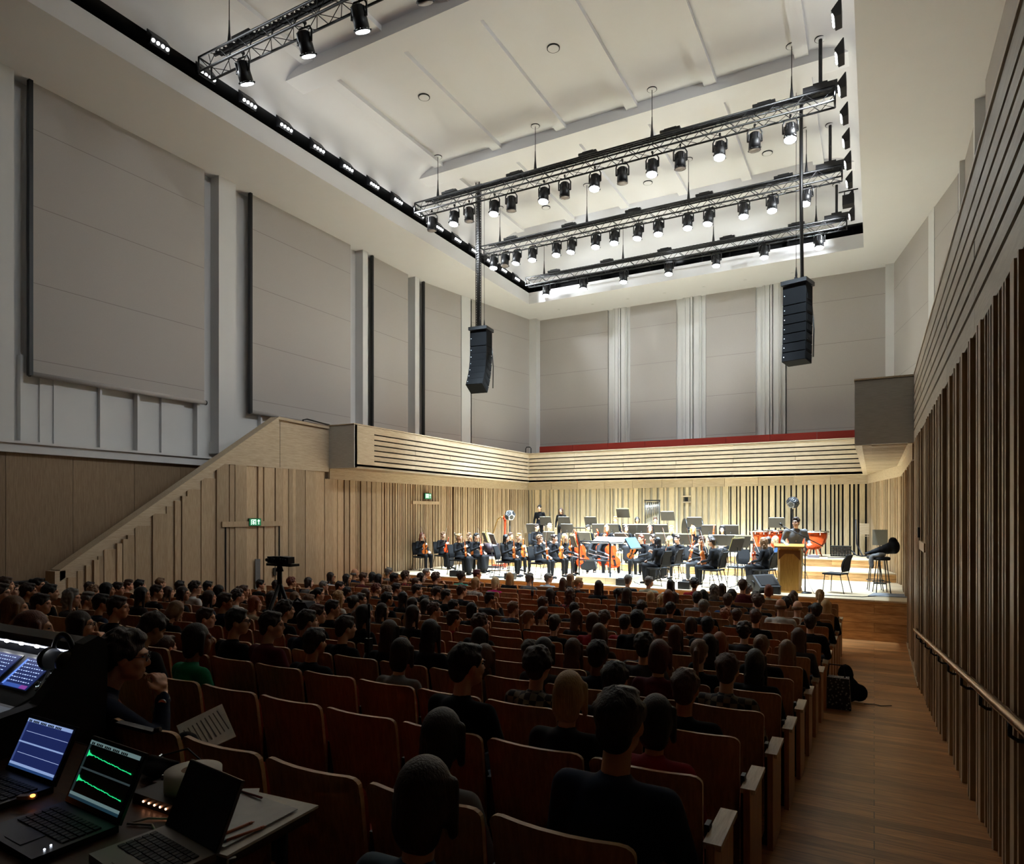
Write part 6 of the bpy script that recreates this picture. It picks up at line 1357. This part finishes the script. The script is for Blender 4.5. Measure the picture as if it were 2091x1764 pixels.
m = MB(); m.prism([(-.15, -.17), (.13, -.18), (.16, .16), (-.14, .17)], (0, 0, .006), (1, 0, 0), (0, 1, 0), .008); m.build('paper', paper if False else plain('office_paper', 'e0dcd4', .8), o)
m = MB(); m.prism([(-.15, -.14), (.1, -.16), (.13, .1), (-.06, .14), (-.1, .19), (-.15, .17)], (0, 0, .014), (1, 0, .03), (0, 1, 0), .002); m.build('plastic_sleeve', plain('sleeve_grey', 'b4b4b0', .25), o)
for k, (x, c) in enumerate(((-.0, 'orange pen lying left'), (.045, 'orange pen lying right'))):
    m = MB(); m.tube([(0, -.06, 0), (0, .07, 0)], .0045, 8, mi=0); m.tube([(0, -.07, 0), (0, -.04, 0)], .0055, 8, mi=1); m.tube([(0, .06, 0), (0, .078, 0)], [.005, .001], 8, mi=0)
    o = m.build('pen', [plain('pen_orange', 'a85a30', .4), black]); o.location = (-1.6+x, 1.26, ZT+.02); o.rotation_euler = (0, 0, -.15-.1*k); tag(o, c+' on the plastic folder', 'pen', 'orange pens on the folder')
for k, (x, y, lb) in enumerate(((-2.3, 1.47, 'small metal connector box behind the two black laptops'), (-2.08, 1.4, 'small metal connector box left of the tape roll'))):
    o = thing('connector_box', lb, 'electronics', (x, y, ZT), .2); m = MB(); m.box((0, 0, .012), (.08, .055, .024)); m.build('case', plain('box_brown', '4c4038', .5), o); m = MB(); m.tube([(.03, 0, .028), (.03, .03, .04)], .007, 8); m.tube([(-.01, .01, .028), (.05, .02, .034)], .006, 8); m.lathe([(.009, .024), (.006, .04)], (-.02, 0, 0), 10); m.build('plug', chrome, o)
o = thing('xlr_connector', 'silver cable connector lying behind the middle laptop', 'connector', (-2.03, 1.42, ZT), 0); m = MB(); m.tube([(0, 0, .02), (.0, .045, .03)], .012, 12); m.build('shell', chrome, o); m = MB(); m.tube([(0, -.03, .012), (0, 0, .02)], .009, 10); m.build('boot', black, o)
o = thing('usb_dongle', 'small amber-lit adaptor at the corner of the leftmost laptop', 'adaptor', (-2.345, 1.1, ZT+.02), .6); m = MB(); m.box((0, 0, .006), (.05, .02, .012)); m.build('case', plain('dongle_buff', '8e8074', .5), o); m = MB(); m.ell((.022, -.008, .012), (.008, .007, .005), None, 8); m.build('light', emit('led_amber_glow', 'ff8c40', 3), o)
for pts, lb, mt in (([(-2.3, 1.5, ZT+.03), (-2.15, 1.52, ZT+.08), (-2.02, 1.5, ZT+.05), (-1.98, 1.47, ZT+.01)], 'thin grey cable looping behind the tape roll', steel), ([(-2.5, 1.46, ZT+.01), (-2.35, 1.45, ZT+.02), (-2.1, 1.47, ZT+.01), (-1.9, 1.48, ZT+.01), (-1.7, 1.46, ZT+.02)], 'dark red cable along the back edge of the table', plain('cable_red', '5a1410', .5)),
    ([(-1.79, 1.17, ZT+.008), (-1.86, 1.2, ZT+.006), (-1.93, 1.17, ZT+.006), (-1.91, 1.22, ZT+.006), (-1.86, 1.245, ZT+.006), (-1.82, 1.25, ZT+.006)], 'white charger cable left of the silver laptop', plain('cable_white', 'a8a49e', .5)), ([(-1.5, 1.2, ZT+.0), (-1.49, 1.17, ZT+.01), (-1.485, 1.15, ZT-.1), (-1.49, 1.14, ZT-.4)], 'white cable hanging off the right table edge', plain('cable_white', 'a8a49e', .5)), ([(-2.36, 1.42, ZT+.01), (-2.3, 1.36, ZT+.02), (-2.26, 1.38, ZT+.01), (-2.22, 1.44, ZT+.03)], 'grey cable between the two black laptops', steel)):
    m = MB(); m.tube(pts, .0035, 6); tag(m.build('cable', mt), lb, 'cable')
m = MB(); m.ell((0, 0, .03), (.1, .05, .03)); m.tube([(-.07, 0, .06), (.08, .01, .055)], .012, 8); me = voxel(m, .008, 2); o = bpy.data.objects.new('soft_pouch', me); me.materials.append(cloth('black')); C.objects.link(o); o.location = (-2.18, 1.44, ZT); tag(o, 'black soft pouch behind the green-trace laptop', 'pouch')
m = MB(); m.box((0, 0, 0), (.16, .03, .012), (0, .15, .3)); m.tube([(.08, .02, -.005), (.1, .03, .0)], .009, 10); o = m.build('desk_lamp', [plain('lamp_dark', '18181a', .3)]); o.location = (-2.42, 1.5, ZT+.12); tag(o, 'dark metal arm of a folded desk lamp behind the blue-screen laptop', 'lamp')
# ---------- mixing console ----------
XC = -2.93
o = thing('mixing_console', 'large digital mixing console with lit light bar and blue screens, far left', 'mixing console', (XC, 1.4, -.95)); cb = plain('console_black', '0e0f12', .45); ch_ = plain('console_hood', '4a423c', .6)
prof = [(1.63, -.95), (1.63, -.6), (1.585, -.6), (1.585, -.635), (1.40, -.79), (1.0, -.84), (.95, -.95)]
def pr(p): return [(y-1.4, z+.95) for y, z in p]
m = MB(); m.prism(pr(prof), (-.7, 0, 0), (0, 1, 0), (0, 0, 1), 1.4); m.build('body', cb, o)
m = MB(); m.prism(pr([(1.64, -.66), (1.64, -.55), (1.62, -.53), (1.56, -.545), (1.55, -.575), (1.59, -.6)]), (-.7, 0, 0), (0, 1, 0), (0, 0, 1), 1.42); m.build('hood', ch_, o)
m = MB(); m.prism(pr([(1.64, -.97), (1.65, -.6), (1.645, -.54), (1.61, -.515), (1.55, -.54), (1.38, -.75), (.98, -.8), (.93, -.86), (.93, -.97)]), (.035, 0, 0), (0, 1, 0), (0, 0, 1), .07); m.build('side_cheek', plain('cheek_black', '08080a', .7), o)
m = MB(); m.box((-.7, .165, .365), (1.36, .01, .008)); m.build('light_bar', emit('console_bar', 'dfe8ff', 1.5), o)
m = MB()
for i in range(10): m.ell((-.05-i*.13, .16, .362), (.016, .008, .006), None, 8)
m.build('lamp_row', emit('console_lamp', 'ffffff', 12), o)
sl = Vector((0, -.185, -.155)).normalized(); SO = Vector((0, .185, .315)); nrm = Vector((0, -sl.z*-1 if False else .155, -.185)).normalized()*-1
nrm = Vector((0, -.155, .185)).normalized()
def cpt(x, s, h=.002): return SO+Vector((x, 0, 0))+sl*s+nrm*h
def panel(x0, x1, s0, s1, h, th=.002):
    m = MB(); c = cpt((x0+x1)/2, (s0+s1)/2, h); Mx = Matrix((Vector((1, 0, 0)), -sl, nrm)).transposed(); m.box(tuple(c), (x1-x0, s1-s0, th), Mx); return m
scr_n = emit('console_screen', '16265c', .45); scr_b = emit('console_screen_pale', '5c80d0', .7); scr_p = emit('console_screen_pink', '7a3c90', .6); scr_d = emit('console_dots', 'a8bce8', .8)
for k, (x0, x1) in enumerate(((-.4, -.18), (-.68, -.45), (-.96, -.73))):
    b_ = panel(x0-.008, x1+.008, .015, .175, .002).build('screen_frame', plain('frame_grey', '30343c', .3), o); panel(x0, x1, .022, .168, .004).build('screen', scr_n, b_)
    panel(x0+.012, x0+.026, .03, .16, .0055).build('column_bar', scr_b, b_); m = panel(x0+.03, x1-.06, .15, .166, .0055); m.build('channel_row', emit('console_screen_mid', '3858a8', .5), b_); panel(x1-.06, x1-.01, .15, .166, .0055).build('group_row', scr_p, b_)
    m = MB()
    for i in range(9):
        for j in range(7):
            c = cpt(x0+.035+i*.02, .035+j*.017, .006); m.box(tuple(c), (.007 if (i*3+j) % 4 else .014, .003, .0015), Matrix((Vector((1, 0, 0)), -sl, nrm)).transposed())
    m.build('readouts', scr_d, b_)
for i, (x, s, c) in enumerate(((-.13, .06, 'w'), (-.11, .1, 'w'), (-.14, .13, 'w'), (-.1, .155, 'g'), (-.15, .04, 'w'))):
    m = MB(); q = Matrix((Vector((1, 0, 0)), -sl, nrm)).transposed().to_euler(); m.lathe([(.011, 0), (.009, .016)], tuple(cpt(x, s)), 12, tuple(q)); kb = m.build('knob', cb, o); m = MB(); m.lathe([(.014, .0), (.0115, .002)], tuple(cpt(x, s)), 12, tuple(q)); m.build('knob_ring', emit('ring_green', '20d0a0', 1.2) if c == 'g' else emit('ring_white', 'c0d0d8', .6), kb)
m = MB()
for i in range(8):
    for j in range(2): m.box(tuple(cpt(-.055+j*.014, .08+i*.009, .003)), (.008, .003, .003))
m.build('meter', emit('meter_yellow', 'd8d070', 1.5), o); m = MB()
for j in range(3): m.box(tuple(cpt(-.06+j*.012, .165, .003)), (.008, .02, .003))
m.build('meter_base', emit('meter_violet', '4038c0', 1.5), o)
m = MB(); m.box((-.72, -.2, .137), (1.3, .36, .004), (.125, 0, 0)); m.build('fader_plate', plain('fader_plate', '5a6470', .4, .5), o)
for i in range(12): m = MB(); m.box((-.12-i*.06, -.12-.05*((i*7) % 3), .158-.0), (.018, .03, .018), (.12, 0, 0)); m.build('fader_cap', keyd, o)
o2 = thing('console_stand', 'black stand table carrying the mixing console', 'table', (XC, 1.4, -.97)); m = MB(); m.box((-.65, -.05, -.02), (1.5, .9, .036)); m.build('top', black, o2)
for x in (.04, -1.3):
    for y in (-.42, .3): m = MB(); m.tube([(x, y, -.03), (x, y, floorz(1.4+y)+.97)], .02, 8); m.build('leg', black, o2)
o = thing('headphones', 'black headphones resting on the right corner of mixing console', 'headphones', (XC-.06, 1.52, -.66)); m = MB(); m.tube([(-.08*math.cos(t*PI/12), .02, .05+.1*math.sin(t*PI/12)) for t in range(13)], .009, 8, flat=1.6); m.build('headband', black, o)
for sx in (-1, 1): m = MB(); m.lathe([(.045, -.02), (.05, 0), (.035, .025), (.02, .03)], (sx*.075, 0, .045), 18, (0, sx*PI/2, .2)); m.build('ear_cup', plain('cup_black', '141416', .3), o)
m = MB(); m.tube([(XC-.1, 1.5, -.66), (XC-.04, 1.42, -.74), (XC-.07, 1.3, -.8), (XC-.02, 1.15, -.82), (XC+.09, 1.0, -.84)], .005, 6); tag(m.build('cable', black), 'black headphone cable draped down the console front', 'cable')
# ---------- people close to the camera ----------
def special(key, u, v, Yh, label, hair, hc, top, bottom, rz=0, sx=1, s=1, skin=1, **k):
    p = atY(u, v, Yh); P = BODY[key][1]; hl = Matrix.Rotation(rz, 3, 'Z')@(Vector(P['head'])*s)
    return person(key, label, (p.x-hl.x, p.y-hl.y, p.z-hl.z), rz, s, hair, hc, top, bottom, skin, None, sx=sx, **k)
HP = pose(vox=.0, pel=(0, 0, .5), chest=(0, .04, .8), neck=(0, .09, .97), head=(.0, .17, 1.12), yaw=-.25, pitch=-.12, shw=.19,
   el=[(-.25, .12, .72), (.22, .3, .74)], wr=[(-.02, .42, .62), (.06, .325, .925)], hd=[(.5, .8, -.1), (-.42, -.12, .9)], hn=[(0, .2, 1), (.75, .6, .1)], curl=.95,
   kn=[(-.08, .44, .52), (.12, .42, .68)], an=[(-.1, .42, .09), (-.18, .5, .5)])
HP.pop('vox')
getbody('hero', HP, vox=.007, broad=1.08)
hero = special('hero', 258, 1342, 1.86, 'person, curly-haired man in glasses and navy jacket, hand on chin beside console', 'curly', 'darkbrown', 'navy', 'black', -.5, glasses=True, s=.95, skin=1)
m = MB(); m.lathe([(.03, -.012), (.033, -.012), (.033, .012), (.03, .012)], (.078, .325, .90), 20, (.25, .15, 0)); m.build('watch_strap', black, hero); m = MB(); m.lathe([(.019, 0), (.019, .008), (.016, .01)], (.112, .318, .9), 18, (0, PI/2, -.3)); m.build('watch', chrome, hero)
m = MB(); m.tube([(-.08, .0, .985), (-.12, .1, .95), (-.06, .2, .8), (0, .2, .68), (.06, .2, .8), (.12, .1, .95), (.08, .0, .985)], .011, 6, flat=.4); m.build('lanyard', plain('lanyard_orange', 'a03a1a', .6), hero)
o = thing('programme', 'printed white programme held on the lap of the man in glasses', 'paper', (-2.97, 2.14, -1.03), 0); o.rotation_euler = (.45, .4, -.2)
m = MB(); m.prism([(-.03, -.08), (.2, -.11), (.24, .1), (.0, .14)], (0, 0, 0), (1, 0, 0), (0, 1, 0), .004); m.build('page', plain('programme_paper', 'e0dcd4', .8), o)
m = MB()
for i in range(9): m.box((.1, -.07+i*.021, .0028), (.15, .005, .001), (0, 0, -.05))
m.build('print_lines', plain('print_grey', '64605c', .8), o)
special('a0', 872, 1632, 1.42, 'person, smooth dark brown hair and blue-grey top, closest to the camera', 'bob', 'darkbrown', 'denim', 'black', .05, s=.9, sx=.95)
w = bpy.data.worlds.new('world'); scene.world = w; w.use_nodes = True
w.node_tree.nodes['Background'].inputs[0].default_value = (.5, .6, .8, 1); w.node_tree.nodes['Background'].inputs[1].default_value = 0.0
scene.view_settings.view_transform = 'Standard'; scene.view_settings.look = 'None'; scene.view_settings.gamma = 1
scene.view_settings.use_curve_mapping = False
scene.view_settings.exposure = 1.5
scene.cycles.max_bounces = 8; scene.cycles.diffuse_bounces = 5; scene.cycles.glossy_bounces = 3
scene.cycles.caustics_reflective = False; scene.cycles.caustics_refractive = False
scene.cycles.sample_clamp_indirect = 6

def fill_uplight(loc, sx, sy, dirv, e):  # uplights added to brighten the vault, not fixtures of the hall
    ld = bpy.data.lights.new('added_uplight', 'AREA'); ld.shape = 'RECTANGLE'; ld.size = sx; ld.size_y = sy; ld.energy = e; ld.color = (.93, .97, 1)
    lo = bpy.data.objects.new('added_uplight', ld); C.objects.link(lo); lo.location = loc
    d = Vector(dirv).normalized(); zz = -d; yy = Vector((0, 1, 0)) if abs(d.y) < .5 else Vector((1, 0, 0)); xx = yy.cross(zz).normalized(); yy = zz.cross(xx)
    lo.rotation_euler = Matrix((xx, yy, zz)).transposed().to_euler()

fill_uplight((X0+.12, 17.0, 9.3), .2, 14.5, (.3, 0, .95), 14)
fill_uplight((X1-.12, 17.0, 9.3), .2, 14.5, (-.3, 0, .95), 14)
fill_uplight((-6.5, YB-.15, 9.3), .2, 11.5, (0, -.3, .95), 14)
def wash(x, y, side, e, dy=.1, dz=-.3):
    ld = bpy.data.lights.new('led_wash', 'SPOT'); ld.energy = e; ld.spot_size = math.radians(80); ld.spot_blend = .9; ld.shadow_soft_size = .06; ld.color = (.9, .96, 1)
    lo = bpy.data.objects.new('led_wash', ld); C.objects.link(lo); lo.location = (x, y, 9.3); lo.rotation_euler = Vector((side, dy, dz)).to_track_quat('-Z', 'Y').to_euler()
for k in range(0, 15, 2): y = 8.26+k*1.08; wash(X0+.22, y, 1, 50 if y < 13 else 150, .2 if y < 13 else .9)
for k in range(0, 9): y = 8+k*1.9; wash(X1-.45, y, -1, 110 if y < 13 else 170, .15 if y < 13 else .7)
for k in range(4): y = 13.2+k*1.5; wash(X0+.22, y, 1, 130, -.1, -.95); wash(X1-.45, y, -1, 130, -.1, -.95)
